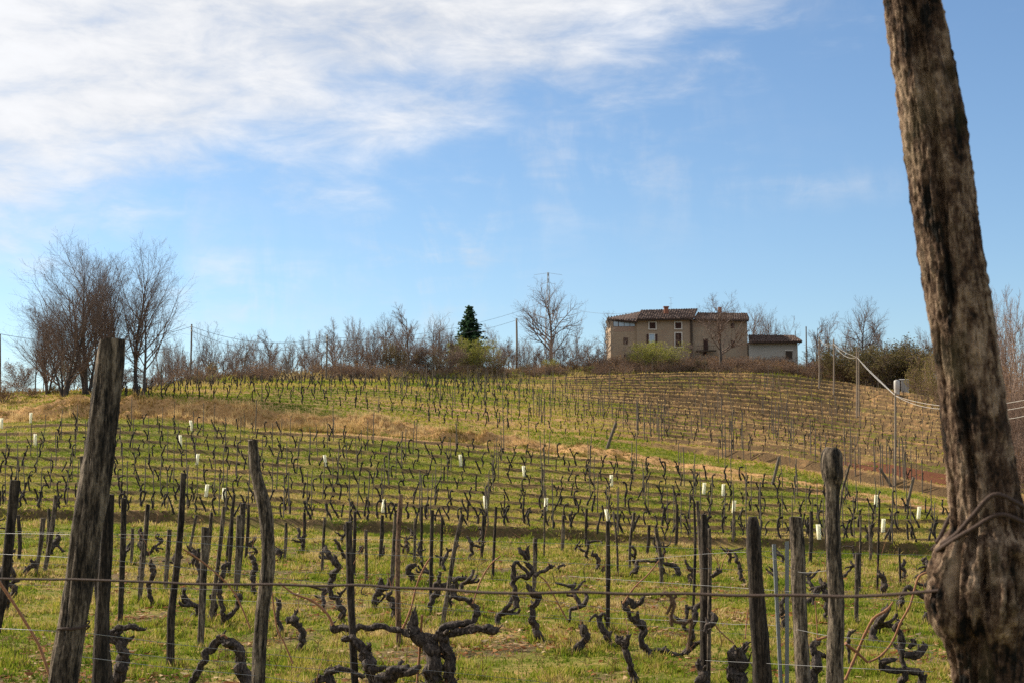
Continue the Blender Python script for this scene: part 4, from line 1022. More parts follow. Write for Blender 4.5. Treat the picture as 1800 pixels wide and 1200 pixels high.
def car(u, v, d, c, label, rz):
    p = ground(u, d); p.z = min(p.z, P(u, v, d).z); o = empty('parked_car', p, label, 'car', 'cars parked behind the crest'); o.rotation_euler.z = rz
    def k(nm, mb, m_, s=False):
        q = bpy.data.objects.new(nm, mb.mesh(nm, m_, s)); COL.objects.link(q); q.parent = o; return q
    prof = [(-2.0, .35), (-2.02, .75), (-1.9, .95), (-1.45, 1.02), (-.95, 1.42), (.55, 1.45), (1.2, 1.02), (1.95, .85), (2.05, .55), (2.0, .32)]
    mb = MB(); n = len(prof)
    V = [(x, s * (.83 if z < 1.05 else .64), z) for s in (-1, 1) for x, z in prof]
    mb.add(V, [tuple(range(n))[::-1], tuple(range(n, 2 * n))] + [(i, (i + 1) % n, n + (i + 1) % n, n + i) for i in range(n)]); k('body', mb, c)
    mb = MB()
    for x0, z0, x1, z1 in ((-1.4, 1.06, -1.0, 1.38), (1.14, 1.06, .66, 1.41)):
        mb.slab([(x0 * 1.015, -.66, z0 + .01), (x0 * 1.015, .66, z0 + .01), (x1 * 1.03, .56, z1 + .01), (x1 * 1.03, -.56, z1 + .01)], .01)
    for s in (-1, 1): mb.add([(-1.2, s * .80, 1.06), (.95, s * .80, 1.06), (.5, s * .655, 1.40), (-.9, s * .655, 1.40)], [(0, 1, 2, 3)])
    k('windows', mb, M_glass)
    for x in (-1.25, 1.3):
        for s in (-1, 1):
            mb = MB(); tube(mb, [(x, s * .70, .31), (x, s * .87, .31)], .31, 16); k('wheel', mb, M_tyre, False)
    for s in (-1, 1):
        mb = MB(); mb.box((2.02, s * .58, .68), (.06, .32, .14)); k('headlight', mb, M_glass)
car(917, 640, 232, paintm('white_car_paint', (.72, .73, .74)), 'white parked car half hidden by shrubs right of the tall round pole', -1.3)
car(893, 641, 234, paintm('red_car_paint', (.42, .03, .02)), 'red parked car half hidden by shrubs left of the tall round pole', -1.2)
# ------------------------------------------------------------------ wood of posts and vines
def post_mat(name, dark, mid_, light, moss=None, ns=1.0, streak=0, zs=1.0):
    def f(nt, N, L):
        tc = N('ShaderNodeTexCoord')
        def mp(s):
            m = N('ShaderNodeMapping'); m.inputs['Scale'].default_value = s; L(tc.outputs['Object'], m.inputs[0]); return m.outputs[0]
        def nz(v, s, det=8, ro=.65, di=0):
            n = N('ShaderNodeTexNoise', i_Scale=s, i_Detail=det, i_Roughness=ro, i_Distortion=di); L(v, n.inputs['Vector']); return n.outputs['Fac']
        def mth(op, a, b, c=None):
            m = N('ShaderNodeMath', operation=op)
            for i, x in enumerate((a, b, c)):
                if x is None: continue
                if isinstance(x, (int, float)): m.inputs[i].default_value = x
                else: L(x, m.inputs[i])
            return m.outputs[0]
        grain = nz(mp((30 * ns, 30 * ns, 3.4 * ns * zs)), 1.6, 9, .75, .3)
        patch = nz(mp((11 * ns, 11 * ns, 3.2 * ns * zs)), 1.3, 6)
        fleck = nz(mp((48 * ns, 48 * ns, 16 * ns * zs)), 1.4, 5, .7)
        fac = mth('ADD', mth('MULTIPLY', grain, .50), mth('ADD', mth('MULTIPLY', patch, .32), mth('MULTIPLY', fleck, .34)))
        if streak:
            fac = mth('ADD', fac, mth('MULTIPLY', mth('SUBTRACT', nz(mp((22, 22, 1.5 * zs)), 1.0, 5, .6, .5), .52), .85 * streak))
        r = ramp(N, [(.475, dark), (.555, mid_), (.655, light), (.74, tuple(min(1, c * 1.5) for c in light))]); L(fac, r.inputs[0]); c = r.outputs[0]
        if moss:
            mn = nz(mp((7, 7, 4)), 1.7, 7, .7); mr = ramp(N, [(.52, (0, 0, 0)), (.68, (1, 1, 1))]); L(mn, mr.inputs[0])
            mx = N('ShaderNodeMix', data_type='RGBA'); L(mth('MULTIPLY', mr.outputs[0], .75), mx.inputs[0]); L(c, mx.inputs[6]); mx.inputs[7].default_value = (*moss, 1); c = mx.outputs[2]
        b = N('ShaderNodeBsdfPrincipled', i_Roughness=.9); b.inputs['Specular IOR Level'].default_value = .2
        L(c, b.inputs['Base Color'])
        bp = N('ShaderNodeBump', i_Strength=1.0, i_Distance=.02); L(mth('ADD', mth('MULTIPLY', grain, .7), mth('MULTIPLY', fleck, .4)), bp.inputs['Height']); L(bp.outputs[0], b.inputs['Normal'])
        return b.outputs[0]
    return mat(name, f)
M_postg = post_mat('weathered_grey_post', (.007, .006, .005), (.058, .044, .032), (.20, .158, .115), streak=.5)
M_postd = post_mat('dark_old_post', (.006, .005, .004), (.022, .016, .012), (.075, .058, .043), streak=.4)
M_postb = post_mat('barky_near_post', (.005, .004, .003), (.082, .047, .029), (.33, .235, .16), (.050, .042, .018), .8, streak=.6, zs=2.6)
M_postr = post_mat('reddish_peeled_stake', (.02, .012, .009), (.09, .052, .033), (.24, .15, .09))
M_vbark = noisy('vine_bark', [(.3, (.008, .006, .005)), (.47, (.036, .026, .021)), (.6, (.095, .070, .054)), (.75, (.20, .155, .12))], scale=(26, 26, 9), nscale=1.6, detail=8, bump=1.0, bdist=.02)
M_vfar = noisy('far_vine_bark', [(.3, (.010, .008, .006)), (.6, (.030, .023, .018)), (.85, (.07, .055, .042))], scale=(9, 9, 5), nscale=1.5, bump=.5)
M_cane = noisy('vine_cane', [(.3, (.16, .065, .030)), (.7, (.34, .17, .085))], nscale=14)
M_stake = noisy('weathered_stake', [(.3, (.05, .040, .030)), (.55, (.115, .095, .072)), (.8, (.22, .19, .15))], scale=(14, 14, 1.5), nscale=2, bump=.4, rnd=1)
M_steel = noisy('galvanised_post', [(.3, (.13, .14, .145)), (.7, (.26, .275, .285))], nscale=18, rough=.5, metal=.35, spec=.5)
M_wire = noisy('bright_wire', [(.3, (.16, .16, .165)), (.7, (.30, .30, .31))], nscale=9, rough=.6, metal=.3)
M_rusty = noisy('rusty_wire', [(.3, (.028, .018, .014)), (.7, (.075, .045, .034))], nscale=40, bump=.6, bdist=.003)
def guard_f(nt, N, L):
    tc = N('ShaderNodeTexCoord'); n = N('ShaderNodeTexNoise', i_Scale=9); L(tc.outputs['Object'], n.inputs['Vector'])
    r = ramp(N, [(.3, (.84, .81, .60)), (.7, (.93, .91, .76))]); L(n.outputs['Fac'], r.inputs[0])
    b = N('ShaderNodeBsdfPrincipled', i_Roughness=.45); L(r.outputs[0], b.inputs['Base Color'])
    t = N('ShaderNodeBsdfTranslucent'); L(r.outputs[0], t.inputs[0]); m = N('ShaderNodeMixShader'); m.inputs[0].default_value = .55
    L(b.outputs[0], m.inputs[1]); L(t.outputs[0], m.inputs[2]); return m.outputs[0]
M_guard = mat('pale_plastic_guard', guard_f)

BASES = []
def post(name, px, w, label, cat='post', group=None, m_=None, d=None, sides=14, namp=.16, groove=.12, hide=.4, flat=0, head=1.0, seed=None, step=.05, ripple=1.0):
    """px: picture points from the top down; w: widths in picture units at those points"""
    if d is None: d = hit(*px[-1])
    pts = [P(u, v, d) for u, v in px]; rad = [k * d / F / 2 for k in w]
    z0 = gz(pts[-1].x, d)
    if pts[-1].z > z0:                        # carry on down into the ground
        dv = (pts[-1] - pts[-2]).normalized(); dv = dv if dv.z < -.5 else Vector((0, 0, -1))
        pts.append(pts[-1] + dv * ((pts[-1].z - z0 + hide) / -dv.z)); rad.append(rad[-1] * 1.04)
    else:
        pts.append(pts[-1] - Vector((0, 0, hide))); rad.append(rad[-1])
    p4 = catmull([(*p, r) for p, r in zip(pts, rad)], step)
    base = Vector((pts[-1].x, d, z0)); BASES.append((base.x, base.y, rad[-1]))
    mb = MB(); sd = seed if seed is not None else (px[0][0] * .37 + px[0][1] * .11)
    R = p4[:, 3]; n = len(R)
    R = R * (1 + ripple * .06 * np.sin(np.arange(n) * .5 * step / .05 + sd) * (vnoise(np.arange(n) * .17 + sd, np.full(n, sd)) - .2))
    tube(mb, p4[:, :3] , R, sides, namp, 3., sd, True, groove)
    o = mb.build(name, m_ or M_postg, smooth=True, off=base)
    return tag(o, label, cat, group) if label else o, base, d

# ------------------------------------------------------------------ the row ends and stakes of the near ground
GPN = 'weathered posts of the near vine rows'
def near_post(name, px, w, label, **k): return post(name, px, w, label, 'post', GPN, **k)
o, b, d = post('wooden_post', [(197, 599), (186, 700), (168, 850), (152, 940), (134, 1060), (110, 1200)], [45, 50, 52, 55, 49, 50], None, d=8., sides=40, namp=.20, groove=.16, step=.02)
thing = empty('wooden_post', b, 'thick grey post leaning right in the left foreground, taller than all others there', 'post', GPN)
o.name = 'shaft'; o.parent = thing; o.location = (0, 0, 0)
mb = MB()
for k in range(2):
    c = P(129, 1101 + 5 * k, 8.); r = .080
    tube(mb, [(c.x + r * math.cos(a), 8 + r * math.sin(a), c.z + .010 * math.sin(a * 2 + k) + .02 * math.cos(a + k)) for a in np.linspace(0, 6.5, 40)], .0045, 5)
q = bpy.data.objects.new('wire_tie', mb.mesh('wire_tie', M_rusty, True, b)); COL.objects.link(q); q.parent = thing
near_post('wooden_post', [(146, 801), (150, 850), (164, 930), (172, 1010)], [14, 16, 17, 17], 'dark round headed post peeping out left behind the thick leaning post', m_=M_postd, d=13.5)
near_post('wooden_post', [(191, 868), (187, 960), (181, 1060), (175, 1200)], [20, 22, 25, 27], 'dark post close behind the right side of the thick leaning post', m_=M_postd, d=12., sides=20)
near_post('wooden_post', [(27, 844), (18, 930), (7, 1040), (-6, 1110)], [17, 17, 15, 14], 'dark leaning post at the far left edge', m_=M_postd, d=14.)
near_post('wooden_post', [(444, 773), (450, 830), (466, 900), (472, 980), (460, 1090), (453, 1200)], [17, 20, 24, 25, 25, 25], 'bowed grey post curving to the right, top cut flat, left of centre', d=13., sides=28, step=.03)
near_post('wooden_post', [(322, 831), (318, 920), (308, 1020), (301, 1080), (299, 1174)], [9, 11, 12, 14, 15], 'slim dark crooked post between the thick leaning post and the bowed post', m_=M_postd)
near_post('wooden_stake', [(218, 875), (216, 960), (211, 1100)], [10, 10, 9], 'brown straight stake right of the thick leaning post', m_=M_postd)
near_post('wooden_stake', [(260, 886), (254, 960), (245, 1058)], [8, 9, 8], 'thin brown leaning stake left of the slim crooked post')
near_post('wooden_post', [(361, 926), (358, 1000), (352, 1140)], [13, 13, 12], 'short grey post right of the slim crooked post')
near_post('wooden_stake', [(394, 890), (386, 970), (370, 1095)], [7, 8, 8], 'thin grey stake leaning right beside the short grey post')
near_post('wooden_stake', [(427, 884), (424, 950), (417, 1030)], [10, 10, 9], 'grey stake just left of the bowed post')
near_post('wooden_stake', [(99, 870), (90, 940), (78, 1010)], [8, 8, 7], 'grey leaning stake left of the thick leaning post, the longer of two')
near_post('wooden_stake', [(76, 910), (71, 960), (62, 1012)], [9, 8, 7], 'grey leaning stake left of the thick leaning post, the shorter of two')
near_post('wooden_stake', [(32, 905), (35, 950), (33, 990)], [6, 7, 6], 'small dark stake right of the far left edge post', m_=M_postd)
near_post('wooden_stake', [(298, 930), (293, 1000), (290, 1040)], [8, 8, 7], 'short grey stake left of the slim crooked post')
near_post('wooden_stake', [(345, 905), (332, 975)], [5, 5], 'very thin stake leaning right of the slim crooked post')
near_post('wooden_stake', [(412, 868), (405, 930), (398, 985)], [5, 6, 6], 'very thin dark stake leaning left of the bowed post', m_=M_postd)
near_post('wooden_post', [(613, 916), (615, 1000), (619, 1100), (624, 1200)], [11, 13, 13, 14], 'dark squared post standing right of the bowed post', m_=M_postd, d=17.2)
near_post('wooden_post', [(705, 868), (701, 930), (699, 1020), (701, 1136)], [7, 9, 9, 10], 'tall reddish peeled stake in the middle of the near ground', m_=M_postr)
near_post('wooden_stake', [(696, 902), (692, 970), (688, 1040)], [8, 8, 7], 'grey stake close left of the tall reddish stake')
near_post('wooden_stake', [(643, 931), (644, 980), (644, 1028)], [6, 6, 6], 'short light grey stake right of the dark squared post')
near_post('wooden_stake', [(571, 908), (568, 960), (566, 1008)], [5, 5, 5], 'thin stake left of the dark squared post')
near_post('wooden_stake', [(624, 898), (623, 960), (622, 1015)], [6, 6, 6], 'dark stake close behind the dark squared post', m_=M_postd)
near_post('wooden_stake', [(730, 910), (729, 960), (728, 990)], [5, 5, 5], 'short grey stake right of the tall reddish stake')
near_post('wooden_stake', [(741, 890), (741, 940), (740, 982)], [5, 5, 5], 'short stake at left of the paired thin stakes near the centre', m_=M_postd)
near_post('wooden_stake', [(760, 896), (758, 980), (757, 1060)], [6, 7, 6], 'long dark stake left of the leaning grey stake at the centre', m_=M_postd)
near_post('wooden_stake', [(777, 908), (776, 960), (774, 1000)], [5, 5, 5], 'short dark stake just left of the leaning grey stake at the centre', m_=M_postd)
near_post('wooden_post', [(813, 903), (800, 960), (790, 1020), (778, 1100)], [8, 8, 8, 8], 'grey stake leaning strongly to the right near the centre')
near_post('wooden_stake', [(872, 890), (869, 950), (866, 1020)], [5, 5, 5], 'thin stake right of the leaning grey stake at the centre', m_=M_postd)
near_post('wooden_stake', [(941, 945), (940, 1000), (938, 1045)], [8, 8, 7], 'short light grey stake beside the many armed vine at the centre')
near_post('wooden_post', [(1068, 915), (1069, 1000), (1068, 1112)], [7, 8, 8], 'straight dark stake in the middle of the right half', m_=M_postd)
near_post('wooden_stake', [(1078, 898), (1084, 950), (1086, 1012)], [4, 4, 4], 'very thin crooked stake right of the straight dark stake')
near_post('wooden_stake', [(1115, 900), (1108, 950), (1107, 1005)], [6, 5, 5], 'thin stake leaning right beside the arching vine')
near_post('wooden_stake', [(1031, 893), (1030, 930), (1030, 964)], [5, 5, 4], 'thin dark stake left of the straight dark stake', m_=M_postd)
near_post('wooden_stake', [(1153, 928), (1161, 980), (1163, 1032)], [7, 7, 7], 'grey stake leaning left through the arching vine')
near_post('wooden_stake', [(957, 890), (957, 940), (956, 980)], [3, 3, 3], 'thin stake right of the short light grey stake')
near_post('wooden_post', [(1237, 903), (1240, 1000), (1239, 1100), (1240, 1200)], [11, 17, 17, 18], 'thickest stake of the tied bundle right of centre', m_=M_postd, d=17.5, sides=20)
near_post('wooden_stake', [(1226, 880), (1231, 960), (1236, 1060)], [6, 7, 7], 'pale split stake at the left of the tied bundle', d=17.6)
near_post('wooden_stake', [(1247, 928), (1248, 1000), (1247, 1080)], [6, 7, 7], 'short grey stake at the right of the tied bundle', d=17.4)
near_post('wooden_stake', [(1220, 880), (1222, 960), (1219, 1062)], [4, 5, 5], 'slender dark stake left behind the tied bundle', m_=M_postd, d=26)
near_post('wooden_post', [(1323, 908), (1324, 925), (1325, 960), (1332, 1080), (1341, 1200)], [15, 24, 25, 30, 33], 'wide dark post with a stepped top, left of the two steel posts', m_=M_postd, d=15.5, sides=24)
near_post('wooden_post', [(1398, 908), (1402, 960), (1405, 1060), (1412, 1200)], [22, 25, 25, 26], 'grey flat topped post directly right of the two steel posts', d=15.2, sides=24)
near_post('wooden_post', [(1463, 787), (1462, 795), (1461, 815), (1464, 838), (1464, 856), (1463, 880), (1464, 950), (1469, 1060), (1468, 1200)], [24, 34, 38, 35, 26, 24, 26, 28, 29], 'tall grey post with a swollen knob at its top, right of the steel posts', d=12., sides=36, namp=.22, step=.015)
near_post('wooden_stake', [(1507, 970), (1506, 1040), (1505, 1100)], [8, 8, 7], 'grey stake right of the knob topped post')
near_post('wooden_stake', [(1513, 905), (1512, 980), (1511, 1045)], [3.5, 4, 4], 'thin pale stake just behind the grey stake right of the knob post')
near_post('wooden_stake', [(1546, 880), (1544, 960), (1542, 1045)], [3.5, 4, 4], 'long thin stake in the middle between the knob post and the huge post', m_=M_postd)
near_post('wooden_stake', [(1581, 962), (1582, 1000), (1583, 1032)], [4, 4, 4], 'short dark stake left of the huge near post', m_=M_postd)
near_post('wooden_stake', [(1494, 815), (1487, 840), (1481, 860), (1478, 885)], [4, 4, 4, 4], 'bent pale stick right of the knob topped post', d=56, m_=M_postg)
for u0, v0, u1, v1, w, dk, lab in ((372, 900, 362, 1000, 6, 0, 'thin grey stake leaning right, left of the short grey post'), (408, 892, 402, 1012, 6, 1, 'dark stake between the short grey post and the bowed post, taller one'), (420, 905, 414, 1042, 8, 0, 'grey stake between the short grey post and the bowed post, thicker one'), (437, 886, 432, 985, 5, 1, 'dark thin stake almost touching the left of the bowed post'),
    (86, 893, 83, 962, 5, 0, 'short pale stake behind the two left grey stakes'), (233, 928, 230, 992, 5, 0, 'short pale stake right of the thick leaning post'), (1141, 922, 1137, 978, 5, 1, 'short dark stake left of the arching vine stake'), (1190, 886, 1188, 962, 5, 1, 'thin dark stake left of the tied bundle, far back'), (1290, 898, 1288, 958, 5, 0, 'thin grey stake between the tied bundle and the stepped post'),
    (1426, 898, 1424, 992, 6, 1, 'dark stake behind the flat topped grey post'), (1529, 922, 1530, 988, 5, 0, 'short pale stake midway between the knob post and the huge post'), (503, 918, 500, 985, 5, 0, 'thin pale stake right of the bowed post, far back'), (535, 900, 533, 968, 5, 1, 'thin dark stake right of the bowed post, far back'), (672, 905, 668, 985, 6, 1, 'dark stake left of the tall reddish stake, far back'), (850, 905, 846, 985, 5, 1, 'dark stake right of the leaning centre stake, far back'), (990, 905, 988, 972, 5, 0, 'pale stake right of the many armed vine, far back')):
    near_post('wooden_stake', [(u0, v0), ((u0 + u1) / 2 + 1, (v0 + v1) / 2), (u1, v1)], [w, w + 1, w], lab, m_=M_postd if dk else None)
# two galvanised angle posts with punched slots
for u0, u1, vt, lab in ((1358, 1370, 956, 'left galvanised steel post, slightly tilted'), (1386, 1386, 951, 'right galvanised steel post, upright')):
    d = 15.6; a, b = P(u0, vt, d), P(u1, 1200, d); dv = (b - a).normalized(); z0 = gz(b.x, d); b = b + dv * ((b.z - z0 + .3) / -dv.z)
    o = empty('steel_post', (b.x, d, z0), lab + ', beside the flat topped grey post', 'post', 'galvanised steel posts'); off = Vector((b.x, d, z0))
    ln = (b - a).length; R = (-dv).to_track_quat('Z', 'Y').to_matrix()
    mb = MB(); c = (a + b) / 2 - off
    mb.box(c, (.042, .004, ln), R); mb.box(c + R @ Vector((-.019, .02, 0)), (.004, .036, ln), R); mb.box(c + R @ Vector((.019, .014, 0)), (.004, .024, ln), R)
    q = bpy.data.objects.new('profile', mb.mesh('profile', M_steel)); COL.objects.link(q); q.parent = o
    mb = MB()
    for k in range(int(ln / .12)): mb.box(a - off + dv * (.06 + k * .12) + Vector((0, -.003, 0)), (.012, .004, .030), R)
    q = bpy.data.objects.new('punched_slots', mb.mesh('punched_slots', M_tyre)); COL.objects.link(q); q.parent = o

# ------------------------------------------------------------------ the huge near post
D = 2.8
cl = [(-60, 1596, 104), (0, 1605, 104), (100, 1622, 110), (200, 1639, 115), (300, 1653, 113), (400, 1666, 113), (500, 1680, 115), (600, 1696, 113), (700, 1708, 115), (800, 1720, 118), (870, 1729, 122), (920, 1735, 128), (938, 1736, 142), (958, 1736, 166), (1000, 1736, 192), (1050, 1735, 204), (1090, 1736, 192), (1118, 1738, 162), (1150, 1739, 140), (1200, 1742, 130), (1300, 1750, 130), (1500, 1768, 134)]
pts = [(*P(u, v, D), w * D / F / 2) for v, u, w in cl]
pz = gz(pts[-1][0], D); pts.append((pts[-1][0] + .03, D, pz - .3, pts[-1][3]))
p4 = catmull(pts, .005); base = Vector((p4[-1][0], D, pz))
mb = MB(); n = len(p4); R = p4[:, 3] * .955
tg = MB()
# main shaft with deep cracks and shaggy bark
S = 200; ang = np.arange(S) / S * 2 * math.pi; Lg = np.arange(n) * .005
A, LL = np.meshgrid(ang, Lg)
ca, sa = np.cos(A), np.sin(A)
n1 = fbm(ca * 2 + LL * .9 + 11, sa * 2 + LL * 1.3 + 23, 4) - .5
n2 = fbm(ca * 7 + LL * 2.2 + 5, sa * 7 + LL * 2.6 + 9, 4) - .5
fine_ = fbm(A * 14 + .9 * n2, LL * 34, 4) - .5
crk = vnoise(A * 3.2 + .35 * np.sin(LL * 3) + 1.2 * n1, LL * 1.4 + 4)
deep = sstep(.70, .80, crk)
knot = np.exp(-((LL - (Lg[np.argmin(abs(p4[:, 2] - P(0, 1040, D).z))])) / .10) ** 2)
crk2 = sstep(.58, .8, vnoise(A * 4.5 + LL * 3.5 + n1 * 2, LL * 9 + 3))
n4 = fbm(A * 26 + 3, LL * 110, 3) - .5
RR = R[:, None] * (1 + .13 * n1 + .15 * n2 + .17 * fine_ + .10 * n4 - .38 * deep * (1 - knot) + knot * (.34 * n1 + .18 * n2 - .30 * crk2))
tn = np.gradient(p4[:, :3], axis=0); tn /= np.linalg.norm(tn, axis=1)[:, None]
Bx = np.cross(tn, [0, 1., 0]); Bx /= np.linalg.norm(Bx, axis=1)[:, None]; By = np.cross(tn, Bx)
V = p4[:, None, :3] + RR[..., None] * (ca[..., None] * Bx[:, None] + sa[..., None] * By[:, None])
i = np.arange(n - 1)[:, None] * S; j = np.arange(S)[None]; j2 = (j + 1) % S
mb.add(V.reshape(-1, 3), np.stack([i + j, i + S + j, i + S + j2, i + j2], -1).reshape(-1, 4))
big_post = empty('wooden_post', base, 'huge barky post at right edge in the foreground, leaning left, with a knobbly foot', 'post')
q = bpy.data.objects.new('shaft', mb.mesh('shaft', M_postb, True, base)); COL.objects.link(q); q.parent = big_post
# two turns of thick wire round the neck above the knob
for (ua, va, uc, vc, ub, vb, yy) in ((1672, 946, 1722, 868, 1806, 905, 0), (1664, 958, 1728, 902, 1812, 932, .004)):
    mb = MB(); a, c, b = P(ua, va, D), P(uc, vc, D), P(ub, vb, D)
    pp = [(a.x - .012, D + .02, a.z - .01), (a.x, D - .035, a.z + .01), (a.x * .6 + c.x * .4, D - .066, a.z * .45 + c.z * .55), (c.x, D - .082 - yy, c.z), (c.x * .5 + b.x * .5, D - .078 - yy, c.z * .6 + b.z * .4), (b.x, D - .035, b.z), (b.x + .01, D + .04, b.z - .02), (c.x, D + .10, c.z - .02), (a.x - .01, D + .06, a.z - .01)]
    tube(mb, catmull(pp, .006), .0042, 8, .1)
    q = bpy.data.objects.new('wire_tie', mb.mesh('wire_tie', M_rusty, True, base)); COL.objects.link(q); q.parent = big_post

# ------------------------------------------------------------------ wires
def wire(px, r, label, name='trellis_wire', m_=None, cat='wire', group='thin trellis wires of the near rows', wob=.0015, step=.5, sides=5):
    """px: (u, v, depth)"""
    p = catmull([tuple(P(*k)) for k in px], step); n = len(p)
    p[:, 2] += (vnoise(np.arange(n) * .35, np.full(n, px[0][1] * .1)) - .5) * 2 * wob
    mb = MB(); tube(mb, p, r, sides, .1 if m_ is M_rusty else 0, seed=px[0][1]); off = p[0]
    return tag(mb.build(name, m_ or M_wire, smooth=True, off=Vector(off)), label, cat, group)
wire([(-220, 1012, 4.3), (0, 1015, 4.1), (180, 1021, 3.95), (450, 1027, 3.75), (700, 1031, 3.55), (900, 1040, 3.35), (1100, 1043, 3.2), (1300, 1046, 3.05), (1500, 1048, 2.9), (1640, 1040, 2.78), (1672, 1036, 2.76)], .0031, 'thick rusty wire running across the foreground to the huge post', 'rusty_wire', M_rusty, group=None, wob=.0035, step=.04, sides=10)
for lab, px in (
 ('thin wire highest on the left, passing over the near grass', [(-60, 931, 22), (450, 944, 20), (900, 952, 19), (1350, 968, 18), (1640, 975, 18)]),
 ('thin wire crossing the thick leaning post at mid height', [(-60, 936, 14), (170, 941, 12), (450, 962, 13), (900, 985, 14), (1330, 1002, 15.5)]),
 ('wire just above the thick rusty wire at left', [(-60, 970, 14), (200, 984, 12.2), (450, 1011, 13), (900, 1058, 16)]),
 ('wire running just below the thick rusty wire at left', [(-60, 1024, 18), (200, 1032, 18), (480, 1040, 17.5), (900, 1079, 17.2), (1240, 1108, 17.4), (1640, 1146, 16.5)]),
 ('wire tied to the foot of the thick leaning post', [(-60, 1102, 8.6), (129, 1110, 8.0), (185, 1116, 9.5), (450, 1147, 13), (900, 1192, 17), (1000, 1204, 17)]),
 ('low wire from the dark post to the dark squared post', [(180, 1142, 12), (310, 1157, 12.5), (455, 1166, 13), (640, 1184, 16), (760, 1202, 17)]),
 ('lowest wire on the left near the leaf litter', [(140, 1153, 10), (310, 1174, 12), (460, 1188, 13), (560, 1204, 14)]),
 ('wire between the bundle of stakes and the flat topped post', [(860, 1040, 17.8), (1235, 1092, 17.4), (1340, 1096, 15.6), (1400, 1106, 15.2), (1468, 1118, 12.2), (1640, 1134, 12)]),
 ('upper wire tied to the flat topped post', [(1100, 985, 22), (1318, 970, 15.6), (1400, 1004, 15.2), (1468, 1001, 12.2)]),
 ('thin bright wire in the right half at knee height', [(1000, 1012, 24), (1235, 1028, 17.4), (1400, 1040, 15.4), (1640, 1060, 15)]),
 ('low wire at right crossing the knob topped post', [(1240, 1160, 17.4), (1340, 1165, 15.6), (1468, 1172, 12.4), (1640, 1180, 12)]),
 ('faint wire in the left half above the grass strip', [(-60, 985, 26), (350, 1000, 25), (760, 1012, 24), (1068, 1030, 23)]),
 ('faint wire in the middle of the near rows', [(300, 1050, 24), (700, 1068, 22), (1068, 1085, 23), (1240, 1092, 17.6)]),
): wire(px, .0021, lab)
# old tendril hanging on the rusty wire, close to the lens
mb = MB()
for px in ([(1163, 1046), (1168, 1040), (1178, 1046), (1180, 1062), (1172, 1078)], [(1178, 1046), (1186, 1062), (1180, 1082), (1186, 1092), (1206, 1095), (1216, 1086), (1213, 1110), (1209, 1142)], [(1178, 1080), (1181, 1100)], [(1172, 1048), (1184, 1040), (1188, 1048), (1178, 1054)]):
    tube(mb, catmull([tuple(P(u, v, 3.16 + .01 * math.sin(u))) for u, v in px], .01), .0034, 6, .25)
o = mb.build('dry_tendril', M_postr, smooth=True, off=P(1170, 1046, 3.16)); tag(o, 'dry curled tendril hanging from the thick rusty wire', 'tendril')

